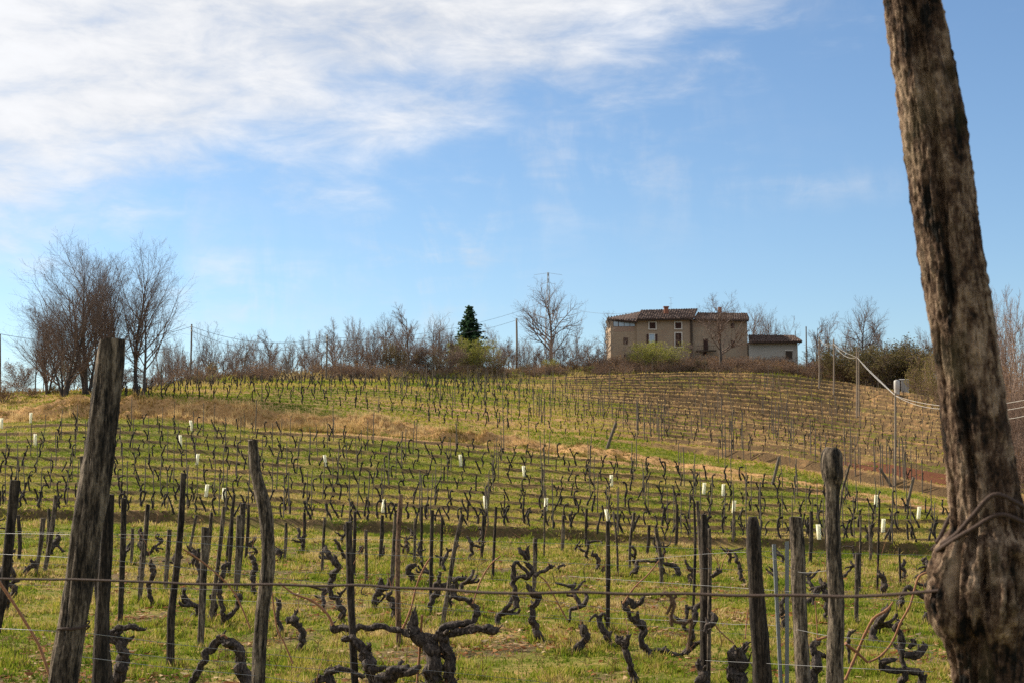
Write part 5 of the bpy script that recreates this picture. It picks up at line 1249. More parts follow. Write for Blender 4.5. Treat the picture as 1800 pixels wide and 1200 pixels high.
# ------------------------------------------------------------------ near vines drawn stroke by stroke
def flakes(mb, c, R, rs):
    n = len(c); T = np.gradient(c[:, :3], axis=0); T /= np.linalg.norm(T, axis=1)[:, None] + 1e-9
    V = []
    for _ in range(int(n * 1.1)):
        i = rs.randrange(0, n); t = T[i]; s = unit(np.cross(t, [rs.gauss(0, 1), rs.gauss(0, 1), rs.gauss(0, 1)])); w = np.cross(t, s)
        r = R[i]; ln = r * rs.uniform(.8, 2.4); hw = r * rs.uniform(.08, .22); lift = r * rs.uniform(.0, .45) + .002; p = c[i][:3] + s * r * .98
        if rs.random() < .5: t = -t
        V += [p - w * hw, p + w * hw, p + t * ln + s * lift + w * hw * .5, p + t * ln + s * lift - w * hw * .5]
    mb.add(np.array(V), np.arange(len(V)).reshape(-1, 4))
def vine(label, strokes, d=None, canes=(), name='grape_vine', seed=None):
    """strokes: lists of (u, v, width); the first is the trunk from the ground up"""
    u0, v0, _ = strokes[0][0]
    if d is None: d = hit(u0, v0)
    sd = seed or (u0 * .13 + v0 * .07)
    b = P(u0, v0, d); z0 = gz(b.x, d); base = Vector((b.x, d, z0)); BASES.append((b.x, d, .06))
    o = empty(name, base, label, 'vine', 'old pruned vines of the near rows')
    rs = random.Random(sd)
    def pts_of(st, dd):
        out = []
        for k, (u, v, w) in enumerate(st):
            p = P(u, v, dd[k]); out.append((*p, w * d / F / 2))
        return out
    jit = lambda n, a: np.cumsum([0] + [rs.gauss(0, a) for _ in range(n - 1)])
    for k, st in enumerate(strokes):
        dd = d + jit(len(st), .03)
        pp = pts_of(st, dd)
        if k == 0:
            if pp[0][2] > z0 - .05: pp.insert(0, (pp[0][0], pp[0][1], z0 - .15, pp[0][3] * 1.2))
            else: pp.insert(0, (pp[0][0], pp[0][1], pp[0][2] - .15, pp[0][3] * 1.1))
        c = catmull(pp, .015); n = len(c)
        R = c[:, 3] * (1 + .42 * (vnoise(np.arange(n) * .13 + sd, np.full(n, sd + k)) - .5) + .30 * (vnoise(np.arange(n) * .45 + sd, np.full(n, sd + 3 + k)) - .5))
        for ax in range(3): c[:, ax] += (vnoise(np.arange(n) * .28 + sd * 3, np.full(n, ax * 9.7 + k)) - .5) * R * 1.3 * sstep(0, 6, np.arange(n))
        mb = MB(); tube(mb, c[:, :3], R, 18, .48, 4.2, sd + k, True, .3)
        flakes(mb, c, R, rs)
        m2 = rs.randint(3, 5)                       # spurs and scabs of bark
        for q in range(m2):
            i = rs.randint(2, max(3, n - 2)) if q else n - 1
            i = min(i, n - 1); dv = unit(np.array([rs.gauss(0, 1), rs.gauss(0, 1), abs(rs.gauss(0, 1)) * .7])); r = R[i] * rs.uniform(.35, .6); ln = R[i] * rs.uniform(1.5, 2.6)
            tube(mb, [c[i][:3], c[i][:3] + dv * ln * .6, c[i][:3] + dv * ln + [0, 0, ln * .2]], [r * 1.2, r, r * .55], 7, .3, 3, sd + q)
        q = bpy.data.objects.new('trunk' if k == 0 else 'arm', mb.mesh('vine_wood', M_vbark, True, base)); COL.objects.link(q); q.parent = o
    if not canes and rs.random() < .6:
        st = strokes[-1][-1]; canes = []
        for _ in range(rs.choice((1, 1, 2))):
            du, dv = rs.uniform(-28, 28), rs.uniform(25, 75); w = max(.013 * F / d, .9) * .8
            canes.append([(st[0], st[1], w), (st[0] + du * .3, st[1] - dv * .5, w * .9), (st[0] + du, st[1] - dv, w * .6)])
    for st in canes:
        pp = pts_of([(u, v, w) for u, v, w in st], d + jit(len(st), .05)); c = catmull(pp, .03); mb = MB(); n = len(c)
        R = c[:, 3] * (1 + .35 * (np.arange(n) % 6 == 0))
        tube(mb, c[:, :3], R, 6); q = bpy.data.objects.new('cane', mb.mesh('cane', M_cane, True, base)); COL.objects.link(q); q.parent = o
vine('stout vine with a flat hooked head beside the dark post at lower left', [[(203, 1205, 16), (212, 1175, 19), (217, 1150, 20), (212, 1125, 19)], [(214, 1128, 16), (200, 1118, 15), (195, 1110, 10)], [(200, 1115, 11), (210, 1103, 11), (232, 1102, 12), (256, 1106, 4)]], 17)
vine('arching vine whose bent cane bows over the ground left of the bowed post', [[(432, 1205, 24), (428, 1175, 24), (415, 1145, 20), (400, 1124, 15)], [(402, 1126, 11), (385, 1122, 12), (368, 1140, 13), (354, 1168, 13), (334, 1202, 13)]], 16, [[(400, 1122, 4), (394, 1115, 3), (388, 1118, 3)]])
vine('slim upright vine with a round head right of the thick leaning post', [[(267, 1066, 8), (264, 1048, 7), (262, 1028, 7), (270, 1005, 8), (266, 990, 10)]])
vine('forked black vine behind the short grey post', [[(393, 1100, 8), (390, 1065, 8), (386, 1035, 8), (392, 1005, 9), (400, 990, 7)], [(396, 1090, 8), (412, 1072, 8), (421, 1052, 10), (412, 1042, 6)]])
vine('brown bent vine touching the short grey post', [[(366, 1094, 9), (376, 1074, 10), (378, 1055, 8), (368, 1046, 5)]])
vine('vine curling left at the far left edge', [[(20, 1054, 9), (28, 1038, 10), (20, 1024, 9), (32, 1018, 6)]])
vine('leaning vine between the two left grey stakes', [[(82, 978, 9), (92, 960, 9), (100, 950, 8), (102, 938, 6)], [(100, 958, 4), (112, 968, 4)]])
vine('low hooked vine left of the two left grey stakes', [[(42, 1012, 7), (52, 998, 9), (60, 990, 9), (54, 984, 5)]], None)
vine('knobbly vine between the thick leaning post and the slim crooked post', [[(250, 940, 8), (246, 960, 9), (252, 945, 8), (246, 930, 6)], [(258, 975, 6), (268, 964, 6), (272, 958, 5)]], 33)
vine('small vine leaning left of the short grey post', [[(330, 997, 7), (340, 985, 8), (344, 972, 8), (338, 965, 5)]])
vine('upright vine hugging the bowed post on its left', [[(446, 1052, 8), (445, 1020, 9), (448, 990, 9), (442, 975, 9)]])
vine('low hooked vine with raised spur right of the bowed post', [[(527, 1148, 12), (532, 1128, 10), (529, 1106, 11), (518, 1092, 12), (503, 1089, 12)], [(513, 1088, 6), (520, 1078, 6), (524, 1071, 3)]])
vine('slender black vine standing just right of the bowed post', [[(488, 1119, 9), (492, 1100, 10), (487, 1082, 8), (492, 1054, 10)]])
vine('small vine stub near the top right of the bowed post', [[(532, 972, 6), (533, 955, 6), (533, 942, 5)]])
vine('gnarled vine beside the bowed post, at its upper right', [[(490, 985, 7), (490, 970, 8), (486, 965, 6)]])
vine('great forked vine with long spreading arms at the bottom centre', [[(764, 1208, 26), (762, 1170, 28), (754, 1138, 27), (738, 1122, 20), (726, 1112, 17), (724, 1090, 16), (727, 1074, 12)], [(786, 1206, 22), (790, 1165, 24), (783, 1135, 18), (780, 1108, 14)], [(722, 1114, 15), (700, 1107, 12), (670, 1103, 11), (640, 1102, 11), (612, 1105, 12), (590, 1104, 11), (584, 1096, 7)],
      [(762, 1128, 15), (780, 1104, 13), (806, 1099, 13), (830, 1093, 12), (836, 1080, 11), (833, 1062, 12), (818, 1053, 8), (800, 1046, 8), (795, 1028, 6)], [(786, 1116, 9), (815, 1109, 13), (845, 1106, 14), (868, 1109, 15), (876, 1104, 9)]], 17.6,
     [[(585, 1098, 5), (575, 1078, 4.5), (550, 1056, 4), (515, 1042, 3.5), (490, 1022, 3)], [(708, 1104, 4), (722, 1070, 3.5), (732, 1030, 3), (744, 1000, 3), (757, 978, 2.5)], [(733, 1200, 4), (738, 1140, 4.5), (742, 1080, 4)], [(831, 1060, 3), (845, 1020, 2.5), (862, 992, 2.5), (880, 976, 2)]])
vine('twisted vine at the bottom behind the dark squared post', [[(660, 1202, 20), (648, 1172, 19), (638, 1145, 16), (626, 1127, 14), (605, 1118, 11)], [(640, 1152, 13), (646, 1142, 12), (652, 1130, 7)]], 17)
vine('low sprawling vine along the bottom edge left of the great forked vine', [[(588, 1206, 18), (578, 1186, 16), (590, 1174, 12), (616, 1178, 9), (640, 1190, 7)], [(575, 1190, 13), (562, 1195, 13), (556, 1205, 11)]], 16.2)
vine('sprawling stump at the bottom edge between the squared post and the great vine', [[(668, 1206, 20), (680, 1188, 24), (700, 1180, 20), (724, 1178, 13), (742, 1172, 7)], [(706, 1180, 7), (704, 1166, 7), (707, 1160, 5)]], 16.4)
vine('tall zigzag vine left of the dark squared post', [[(603, 1098, 10), (601, 1072, 10), (594, 1055, 9), (583, 1046, 8), (580, 1030, 8), (586, 1006, 9), (595, 992, 10), (584, 982, 8), (574, 968, 8), (572, 958, 5)], [(592, 992, 7), (590, 982, 7), (589, 976, 4)], [(590, 1052, 6), (604, 1038, 5), (612, 1030, 3)]])
vine('shaggy twin stemmed vine left of the tall reddish stake', [[(663, 1074, 9), (660, 1050, 10), (668, 1034, 12), (669, 1016, 8)], [(664, 1040, 7), (680, 1030, 9), (686, 1018, 8)], [(656, 1028, 2), (640, 1030, 2), (636, 1042, 2), (646, 1046, 1.5)], [(662, 1062, 3), (676, 1048, 4), (672, 1042, 2)]])
vine('black vine right against the foot of the tall reddish stake', [[(690, 1088, 9), (692, 1062, 11), (683, 1050, 10), (688, 1040, 6)]])
vine('vine with a raised elbow right of the tall reddish stake', [[(729, 1027, 8), (719, 1006, 10), (720, 996, 10), (732, 991, 6)]])
vine('crooked two armed vine behind the leaning grey stake', [[(755, 1080, 8), (758, 1058, 9), (768, 1045, 10), (766, 1028, 9), (776, 1006, 6)], [(768, 1035, 7), (790, 1028, 9), (800, 1046, 8)], [(796, 1022, 8), (806, 1016, 9), (822, 1014, 5)]])
vine('small dark vine beyond the squared post, to its right', [[(635, 985, 7), (630, 975, 8), (636, 962, 8), (630, 970, 5)], [(634, 980, 6), (650, 983, 7), (658, 981, 6)], [(660, 982, 5), (672, 975, 4), (674, 962, 5)]], 44)
vine('little vine beyond the tall reddish stake, to its right', [[(718, 978, 6), (718, 965, 6), (714, 955, 5)]], None)
vine('thin leaning vine at centre beyond the leaning grey stake', [[(822, 986, 5), (830, 970, 6), (828, 955, 7), (822, 944, 5)], [(832, 958, 5), (846, 960, 5), (850, 954, 3)]])
vine('many armed vine at the centre beside the short light grey stake', [[(953, 1130, 14), (942, 1108, 11), (935, 1085, 11), (938, 1062, 10), (946, 1048, 11), (936, 1040, 12), (926, 1028, 7)], [(908, 1068, 9), (904, 1035, 9), (902, 1020, 8), (915, 1012, 7), (930, 1012, 9), (934, 1002, 8), (926, 990, 7)], [(904, 1020, 8), (902, 995, 7), (910, 988, 7), (920, 998, 6), (930, 1010, 5)], [(940, 1012, 5), (952, 1004, 6), (968, 996, 6)], [(912, 962, 6), (918, 972, 7), (930, 980, 7), (928, 962, 5)]])
vine('slanting vine branch hanging right of the many armed vine', [[(1001, 1080, 4), (1003, 1070, 6), (1026, 1063, 7), (1034, 1050, 7), (1029, 1042, 5)]], 25, [[(1000, 1095, 2.5), (980, 1058, 2.5), (960, 1022, 2.5), (946, 1010, 2)]])
vine('leaning stub vine right of the many armed vine', [[(1002, 1149, 12), (1012, 1142, 12), (1026, 1126, 12), (1027, 1108, 12), (1021, 1097, 9)]])
vine('drooping vine at the foot of the straight dark stake', [[(1078, 1141, 6), (1067, 1118, 10), (1056, 1098, 11), (1053, 1086, 9)], [(1053, 1087, 6), (1045, 1080, 4), (1036, 1092, 3)], [(1053, 1085, 6), (1062, 1078, 5), (1066, 1088, 5)]])
vine('knuckled vine with a forked head at the bottom, right of centre', [[(1113, 1205, 13), (1110, 1170, 13), (1101, 1150, 11), (1099, 1133, 11)], [(1100, 1134, 10), (1086, 1128, 11), (1083, 1116, 5)], [(1100, 1133, 10), (1103, 1122, 9), (1104, 1116, 6)]], 18)
vine('tall wavy vine left of the tied bundle of stakes', [[(1137, 1162, 8), (1137, 1143, 13), (1127, 1122, 12), (1132, 1105, 15), (1124, 1092, 13), (1108, 1086, 8), (1101, 1070, 9)], [(1101, 1072, 8), (1096, 1062, 7), (1108, 1056, 7), (1114, 1066, 9), (1130, 1052, 8)]], None, [[(1095, 1060, 3), (1115, 1032, 3), (1140, 1008, 2.5), (1158, 985, 2)]])
vine('vine crawling low along the ground left of the tied bundle', [[(1150, 1147, 9), (1162, 1140, 12), (1176, 1148, 9), (1200, 1150, 8), (1210, 1140, 12), (1222, 1130, 8), (1234, 1126, 6)], [(1206, 1148, 10), (1216, 1122, 8), (1218, 1090, 8), (1224, 1070, 10), (1230, 1060, 8)]], 21)
vine('long arch shaped vine beyond the grey stakes right of centre', [[(1108, 1010, 5), (1118, 1002, 7), (1122, 986, 6), (1136, 986, 5), (1160, 987, 5), (1178, 992, 7), (1190, 998, 9), (1192, 1006, 9), (1180, 1022, 8)]], 38)
vine('pair of small curled vines beyond the straight dark stake', [[(1043, 1006, 6), (1052, 990, 6), (1050, 980, 6), (1042, 974, 5)], [(1048, 1016, 4), (1056, 1004, 5), (1062, 996, 4)]])
vine('small hooked vine beyond the many armed vine', [[(983, 1008, 6), (980, 998, 6), (990, 992, 5), (993, 994, 3)]])
vine('curled vine left behind the tied bundle', [[(1216, 1032, 7), (1213, 1015, 7), (1220, 1004, 8), (1208, 996, 6), (1206, 984, 5)]])
vine('thick broken vine left of the wide stepped post', [[(1302, 1206, 24), (1298, 1175, 26), (1293, 1150, 22), (1290, 1142, 12)], [(1298, 1150, 11), (1308, 1136, 10), (1314, 1130, 6)]], 17.4, [[(1310, 1122, 2.5), (1312, 1095, 2.5), (1315, 1070, 2.2)]])
vine('slim vine beyond the wide stepped post, on its left', [[(1310, 1031, 8), (1303, 1016, 7), (1300, 995, 7), (1294, 980, 6), (1292, 970, 4)]])
vine('shaggy vine tied to the tied bundle of stakes', [[(1236, 1205, 20), (1232, 1180, 16), (1228, 1162, 10)], [(1240, 1110, 9), (1250, 1092, 12), (1258, 1078, 8)], [(1252, 1012, 6), (1262, 1006, 7), (1267, 1004, 4)]], 17.3)
vine('black vine squeezed between the steel posts and the stepped post', [[(1372, 1114, 8), (1376, 1090, 9), (1373, 1068, 9), (1377, 1052, 6)]], None)
vine('knotted vine between the flat topped post and the knob post', [[(1428, 1202, 14), (1434, 1165, 17), (1430, 1142, 12), (1437, 1122, 10)], [(1436, 1146, 10), (1450, 1150, 9), (1456, 1158, 6)]], 17.2, [[(1437, 1120, 2.2), (1435, 1085, 2.2), (1433, 1055, 2)], [(1436, 1124, 5), (1452, 1119, 4), (1462, 1117, 3)]])
vine('vine showing between the flat topped post and knob post, further back', [[(1450, 1094, 7), (1452, 1062, 9), (1450, 1035, 9), (1446, 1024, 8)], [(1430, 1062, 6), (1434, 1036, 5), (1450, 1030, 5)]])
vine('serpentine vine with coiled arms left of the foot of the huge post', [[(1586, 1205, 14), (1588, 1178, 11), (1586, 1158, 9), (1583, 1140, 12), (1586, 1118, 10), (1577, 1104, 10), (1584, 1092, 8)], [(1588, 1178, 10), (1566, 1176, 10), (1552, 1168, 12), (1560, 1159, 12), (1573, 1158, 6)], [(1590, 1150, 12), (1612, 1148, 13), (1622, 1138, 12), (1625, 1133, 9)], [(1592, 1178, 12), (1610, 1178, 14), (1620, 1188, 12), (1618, 1208, 13)], [(1598, 1138, 8), (1606, 1128, 10), (1602, 1122, 6)]], 17.2,
     [[(1527, 1163, 4), (1548, 1152, 4), (1568, 1128, 4), (1584, 1092, 4), (1600, 1062, 4), (1612, 1020, 4), (1622, 1008, 4), (1640, 1004, 3)], [(1486, 1194, 5), (1506, 1148, 5), (1520, 1115, 5), (1536, 1086, 5), (1558, 1072, 4.5), (1570, 1057, 3)], [(1486, 1130, 5), (1506, 1146, 5), (1526, 1164, 4)]])
vine('vine stub right of the knob topped post', [[(1491, 1116, 6), (1494, 1112, 9), (1496, 1108, 7)]], 20)
vine('elbowed vine in the grass left of the huge post', [[(1583, 1072, 8), (1586, 1052, 9), (1592, 1034, 7), (1604, 1034, 8), (1618, 1044, 9), (1628, 1050, 8)]], None)
vine('dark stub vine beside the grey stake right of the knob post', [[(1549, 1048, 8), (1553, 1028, 11), (1549, 1012, 9), (1546, 1006, 5)]])
vine('twisted vine with a side arm further right of the knob post', [[(1548, 1112, 6), (1541, 1092, 7), (1552, 1080, 9), (1558, 1066, 7)], [(1536, 1086, 4), (1548, 1084, 5)]])
vine('leaning vine seen left of the huge post, well back', [[(1636, 1004, 9), (1630, 990, 9), (1624, 982, 7)]])
vine('curved vine half hidden by the knobbly foot of the huge post', [[(1628, 1096, 7), (1625, 1088, 9), (1632, 1080, 9), (1640, 1078, 8)]])
vine('wavy vine between the long thin stake and the huge post', [[(1585, 1030, 5), (1590, 1010, 6), (1586, 995, 6), (1592, 985, 5)]], 40)
# loose canes at left
for lab, px in (('red brown cane slanting down across the grass at lower left', [(-10, 1010, 9), (20, 1054, 9), (48, 1098, 9), (68, 1130, 9), (82, 1172, 9), (90, 1195, 9)]), ('red brown cane slanting between the short grey post and the bowed post', [(322, 964, 16), (355, 985, 16), (385, 1010, 16), (415, 1045, 16), (440, 1104, 16)]),
               ('long thin cane arching right of the bowed post', [(470, 1000, 15), (478, 1040, 15), (486, 1100, 15), (500, 1130, 15), (515, 1165, 15)]), ('pale cane leaning up against the centre wires', [(1290, 1130, 19), (1262, 1105, 19), (1240, 1066, 19)])):
    wire(px, .009, lab, 'vine_cane', M_cane, 'cane', 'loose vine canes', .01)

# rank grass round the foot of every near post and vine
xs, ys = [], []
for bx_, by_, br_ in BASES:
    n_ = 46; a_ = rng.uniform(0, 6.28, n_); r_ = br_ * 1.05 + np.abs(rng.normal(0, .10, n_)); xs.append(bx_ + np.cos(a_) * r_); ys.append(by_ + np.sin(a_) * r_)
x, y = np.concatenate(xs), np.concatenate(ys)
o = blades(x, y, rng.uniform(.05, .16, len(x)), .010 + .0007 * y, np.clip(rng.normal(.5, .25, len(x)), 0, 1), .5, 3).build('foot_grass', M_grass)
tag(o, 'longer rank grass tufts round the feet of posts and vines', 'grass', kind='stuff')
# ------------------------------------------------------------------ vines and stakes of the terraced slope
def vine_proto(seed, kind):
    r = random.Random(seed); mb = MB(); H = r.uniform(.62, .80)
    lean = r.uniform(-.10, .22)
    if kind == 'straight': path = [(0, 0), (.02, .3), (lean * .5, .6), (lean, 1)]
    elif kind == 'kinked': path = [(0, 0), (.10, .28), (-.02 + lean * .3, .58), (.05 + lean * .3, .82), (lean, 1)]
    elif kind == 'hooked': path = [(.12, 0), (.02, .18), (-.03, .5), (-.02, .85), (.06, 1.0), (.16, .97)]
    elif kind == 'leaning': path = [(.20, 0), (.12, .22), (.02, .5), (-.07, .8), (-.12, 1)]
    else: path = [(0, 0), (.06, .3), (.0, .55), (-.05, .75), (-.15, 1)]
    pts = [(x, r.gauss(0, .03), z * H - (.12 if i == 0 else 0)) for i, (x, z) in enumerate(path)]
    c = catmull(pts, .04); n = len(c)
    R = np.linspace(.053, .038, n) * (1 + .5 * (vnoise(np.arange(n) * .4 + seed, np.full(n, seed)) - .5)); R[-2:] *= 1.25
    tube(mb, c, R, 7, .3, 3, seed)
    if kind == 'forked':
        q = c[int(n * .5)]; tube(mb, catmull([tuple(q), (q[0] + .08, q[1], q[2] + .12), (q[0] + .11, q[1], q[2] + .32)], .05), .032, 6, .3, 3, seed)
    for k in range(3):
        q = c[-1 - k]; dv = unit(np.array([r.gauss(0, 1), r.gauss(0, 1), r.uniform(.1, 1)])); tube(mb, [q, q + dv * .07, q + dv * .11], [.024, .018, .008], 5)
    return mb.mesh('vine_' + kind, M_vfar, True)
KINDS = ['straight', 'kinked', 'hooked', 'leaning', 'forked']
VP = [(k, vine_proto(s * 5 + i, k)) for s in range(3) for i, k in enumerate(KINDS)]
def stake_proto(seed):
    r = random.Random(seed); mb = MB(); H = 1.75
    pts = [(0, 0, -.2), (r.gauss(0, .012), r.gauss(0, .012), H * .35), (r.gauss(0, .02), r.gauss(0, .02), H * .7), (r.gauss(0, .02), 0, H)]
    c = catmull(pts, .12); tube(mb, c, np.linspace(.027, .021, len(c)), 6, .25, 3, seed); return mb.mesh('stake', M_stake, True)
def gnarl_proto(seed):
    r = random.Random(seed); mb = MB(); H = r.uniform(.45, .72); x = y = 0; pts = [(r.uniform(-.1, .1), 0, -.12)]
    for k in range(5):
        x += r.gauss(0, .085); y += r.gauss(0, .05); pts.append((x, y, H * (k + .4) / 4.6))
    def limb(pts, r0, r1, sd):
        c = catmull(pts, .025); n = len(c); R = np.linspace(r0, r1, n) * (1 + .5 * (vnoise(np.arange(n) * .35 + sd, np.full(n, sd)) - .5))
        for ax in range(3): c[:, ax] += (vnoise(np.arange(n) * .3 + sd * 3, np.full(n, ax * 9.7)) - .5) * R * 1.3 * sstep(0, 5, np.arange(n))
        tube(mb, c, R, 9, .4, 4, sd, True, .2); flakes(mb, np.column_stack([c, R]), R, r); return c
    c = limb(pts, .052, .036, seed)
    for k in range(r.choice((1, 2, 2, 3))):
        q = c[int(len(c) * r.uniform(.45, .95))]; sx = r.choice((-1, 1)); l = r.uniform(.14, .42); dz = r.uniform(-.05, .2)
        a = limb([tuple(q), (q[0] + sx * l * .4, q[1] + r.gauss(0, .05), q[2] + dz * .3), (q[0] + sx * l * .8, q[1] + r.gauss(0, .06), q[2] + dz), (q[0] + sx * l, q[1], q[2] + dz + r.uniform(-.06, .12))], .034, .020, seed + k + 5)
        if r.random() < .7:
            t = a[-1]; tube(mb, catmull([tuple(t), (t[0] + r.gauss(0, .15), t[1], t[2] + .25), (t[0] + r.gauss(0, .3), t[1], t[2] + r.uniform(.3, .6))], .08), .006, 4)
    return mb.mesh('gnarled_vine', M_vbark, True)
GP_ = [gnarl_proto(300 + k) for k in range(11)]
rg = random.Random(17); taken = [(b_[0], b_[1]) for b_ in BASES]; ng = 0
for row in range(9):
    d0 = 25 + row * 3.5; u = rg.uniform(-10, 30)
    while u < 1640:
        d = d0 + 1.8 * (800 - u) / 800 + rg.gauss(0, .35); X, Y = (u - 900) / F * d, d
        if Y < 56 and all((X - tx) ** 2 + (Y - ty) ** 2 > .55 ** 2 for tx, ty in taken) and rg.random() < .62 and ng < 62:
            taken.append((X, Y)); o = bpy.data.objects.new('grape_vine', rg.choice(GP_)); COL.objects.link(o); o.location = (X, Y, gz(X, Y)); sc_ = rg.uniform(.75, 1.15); o.scale = (sc_, sc_, sc_); o.rotation_euler = (0, 0, rg.choice((0, math.pi)) + rg.gauss(0, .5))
            zone = ('left of the bowed post' if u < 450 else 'between the bowed post and the centre' if u < 850 else 'between the centre and the tied bundle' if u < 1230 else 'right of the tied bundle')
            tag(o, 'small gnarled vine ' + zone + (', near the terrace foot' if d > 41 else ', among the thin stakes'), 'vine', 'small gnarled vines ' + zone + (' far back' if d > 41 else ' among the stakes')); ng += 1
        u += rg.uniform(1.9, 3.4) / d * F
SP = [stake_proto(s) for s in range(6)]
ONES = ['', 'first', 'second', 'third', 'fourth', 'fifth', 'sixth', 'seventh', 'eighth', 'ninth', 'tenth', 'eleventh', 'twelfth', 'thirteenth', 'fourteenth', 'fifteenth', 'sixteenth', 'seventeenth', 'eighteenth', 'nineteenth']
TENS = {20: ('twentieth', 'twenty'), 30: ('thirtieth', 'thirty'), 40: ('fortieth', 'forty'), 50: ('fiftieth', 'fifty'), 60: ('sixtieth', 'sixty'), 70: ('seventieth', 'seventy')}
def nth(n):
    if n < 20: return ONES[n]
    t = n // 10 * 10
    return TENS[t][0] if n == t else TENS[t][1] + '-' + ONES[n - t]
r = random.Random(99)
rows = []
def row_point(s, q):
    """point of the middle slope on terrace line q, for direction s"""
    Y = 58. + q * ROWSP * rowscale(s)
    for _ in range(3):
        X = s * Y; w = (float(fbm(np.array([X * .12]), np.array([Y * .02 + 9]), 2)[0]) - .5) * .25
        Y = 58. + (q - w) * ROWSP * rowscale(s)
    return s * Y, Y
S6 = lambda s: float(np.interp(s, S_, KD[I6]))
for q in range(0, NROW + 1):
    x = -27.; vs = []; st = []; k = 0
    while x < 30:
        Y0 = 58 + q * ROWSP; X, Y = row_point(x / Y0, q + .14)
        if Y < S6(X / Y) - 1.2 - 1.6 * (X / Y > -.15):
            if r.random() < .93: vs.append((X + r.gauss(0, .06), Y + r.gauss(0, .08)))
            if k % 3 == 1: st.append((X + .12 + r.gauss(0, .05), Y + r.gauss(0, .08)))
        x += r.uniform(.76, .92); k += 1
    rows.append((vs, st))
infr = lambda p: 0 < p[0] < 1800 and p[1] < 1200
def put(name, me, loc, rot, s, label=None, cat=None, group=None, tilt=0):
    o = bpy.data.objects.new(name, me); COL.objects.link(o); o.location = loc; o.rotation_euler = (tilt * .5, tilt, rot); o.scale = (s, s, s)
    return tag(o, label, cat, group)
GUARDS = [(1539, 880), (1614, 901), (1552, 925), (1440, 938), (1289, 890), (1271, 860), (1237, 857), (1075, 843), (1070, 906), (959, 886), (854, 882), (922, 827), (810, 808), (573, 808), (673, 889), (346, 806), (362, 862), (393, 868), (318, 773), (338, 747), (54, 733), (62, 771), (3, 743)]
nv = 0; far_v = []; far_s = []; ns = 0
MAXV, MAXS = 178, 212
desc = {'straight': 'straight upright', 'kinked': 'kinked', 'hooked': 'hooked', 'leaning': 'left leaning', 'forked': 'forked'}
for q, (vs, st) in enumerate(rows):
    rowname = 'lowest terrace row' if q == 0 else nth(q + 1) + ' terrace row up'
    i = 0
    for (X, Y) in vs:
        z = gz(X, Y); pv = pix((X, Y, z + .4))
        kind, me = r.choice(VP); s = r.uniform(.72, 1.02); a = math.pi * (r.random() < .25) + r.gauss(0, .25)
        if infr(pv):
            i += 1
            if nv < MAXV:
                put('grape_vine', me, (X, Y, z), a, s, f'small black vine, {nth(i)} from the left in the {rowname}', 'vine', 'pruned vines on the terraced slope', r.gauss(0, .06)); nv += 1; continue
        far_v.append(((X, Y, z), a, s))
    i = 0
    for (X, Y) in st:
        z = gz(X, Y); pv = pix((X, Y, z + .9)); s = r.uniform(.8, 1.15); a = r.uniform(0, 6.28)
        if infr(pv):
            i += 1
            if ns < MAXS:
                put('vine_stake', r.choice(SP), (X, Y, z), a, s, f'thin grey stake, {nth(i)} from the left in the {rowname}', 'stake', 'thin stakes on the terraced slope', r.gauss(0, .03)); ns += 1; continue
        far_s.append(((X, Y, z), a, s))
# pale guards round replanted vines
glab = ['pale tree guard above the bare field left of the huge post', 'pale tree guard closest to the huge post', 'pale tree guard low between the knob post and the huge post', 'pale tree guard just left of the knob topped post', 'pale tree guard right of the tied bundle, lower of three', 'pale tree guard right of the tied bundle, right one of the upper pair', 'pale tree guard right of the tied bundle, left one of the upper pair', 'pale tree guard high above the straight dark stake', 'pale tree guard on top of the straight dark stake line', 'pale tree guard above the short light grey centre stake', 'pale tree guard right of the leaning centre stake', 'pale tree guard high up the slope, right of centre', 'pale tree guard high up the slope, at centre', 'pale tree guard high up the slope right of the bowed post', 'pale tree guard left of the tall reddish stake', 'pale tree guard above the slim crooked post', 'left one of two close tree guards left of the bowed post', 'right one of two close tree guards left of the bowed post', 'upper tree guard right of the thick leaning post', 'topmost tree guard at the bank foot right of the thick leaning post', 'tree guard at the bank foot far left', 'lower tree guard far left, left of the thick post', 'tree guard cut by the left edge of the view']
for (u, v), lab in zip(GUARDS, glab):
    d = hit(u, v + 11, 50); p = P(u, v, d); p = Vector((p.x, d, gz(p.x, d)))
    h = min(max(24 * d / F * .82, .55), .68); mb = MB(); R = .085; tl = r.gauss(0, .10)
    V = []; n = 12
    for rr, z in ((R, -.02), (R, h), (R - .012, h), (R - .012, 0)):
        V += [(rr * math.cos(k / n * 6.2832) + tl * z, rr * math.sin(k / n * 6.2832), z) for k in range(n)]
    fc = [(a * n + k, a * n + (k + 1) % n, (a + 1) * n + (k + 1) % n, (a + 1) * n + k) for a in range(3) for k in range(n)]
    mb.add(V, fc); o = mb.build('tree_guard', M_guard, smooth=True); o.location = p; tag(o, lab, 'tree guard', 'pale plastic tree guards on the slope')
# upper field
up_v = []; up_s = []
for k in range(1, NUP + 1):
    s = -.26
    while s < .35:
        d7_, d9_ = float(np.interp(s, S_, KD[I7])), float(np.interp(s, S_, KD[I9]))
        t = (k + .22) / NUP; Y = d7_ + t * (d9_ - d7_); X = s * Y
        thin = 3 if s < -.17 else 2 if s < -.06 else 1
        Yb = Y
        w = (float(fbm(np.array([X * .12]), np.array([Y * .02 + 9]), 2)[0]) - .5) * .5
        Y = d7_ + (k + .22 - w) / NUP * (d9_ - d7_); X = s * Y
        earth = math.exp(-((X - 21.5) / 6.5) ** 2 - ((Y - 92) / 7.) ** 2)
        if (k % thin) == 0 and r.random() < .9 and earth < .4:
            up_v.append(((X, Y, gz(X, Y)), r.uniform(0, 6.28), r.uniform(.55, .85) * (1.0 if s > 0 else 1.25)))
        s += r.uniform(.7, 1.05) / Y
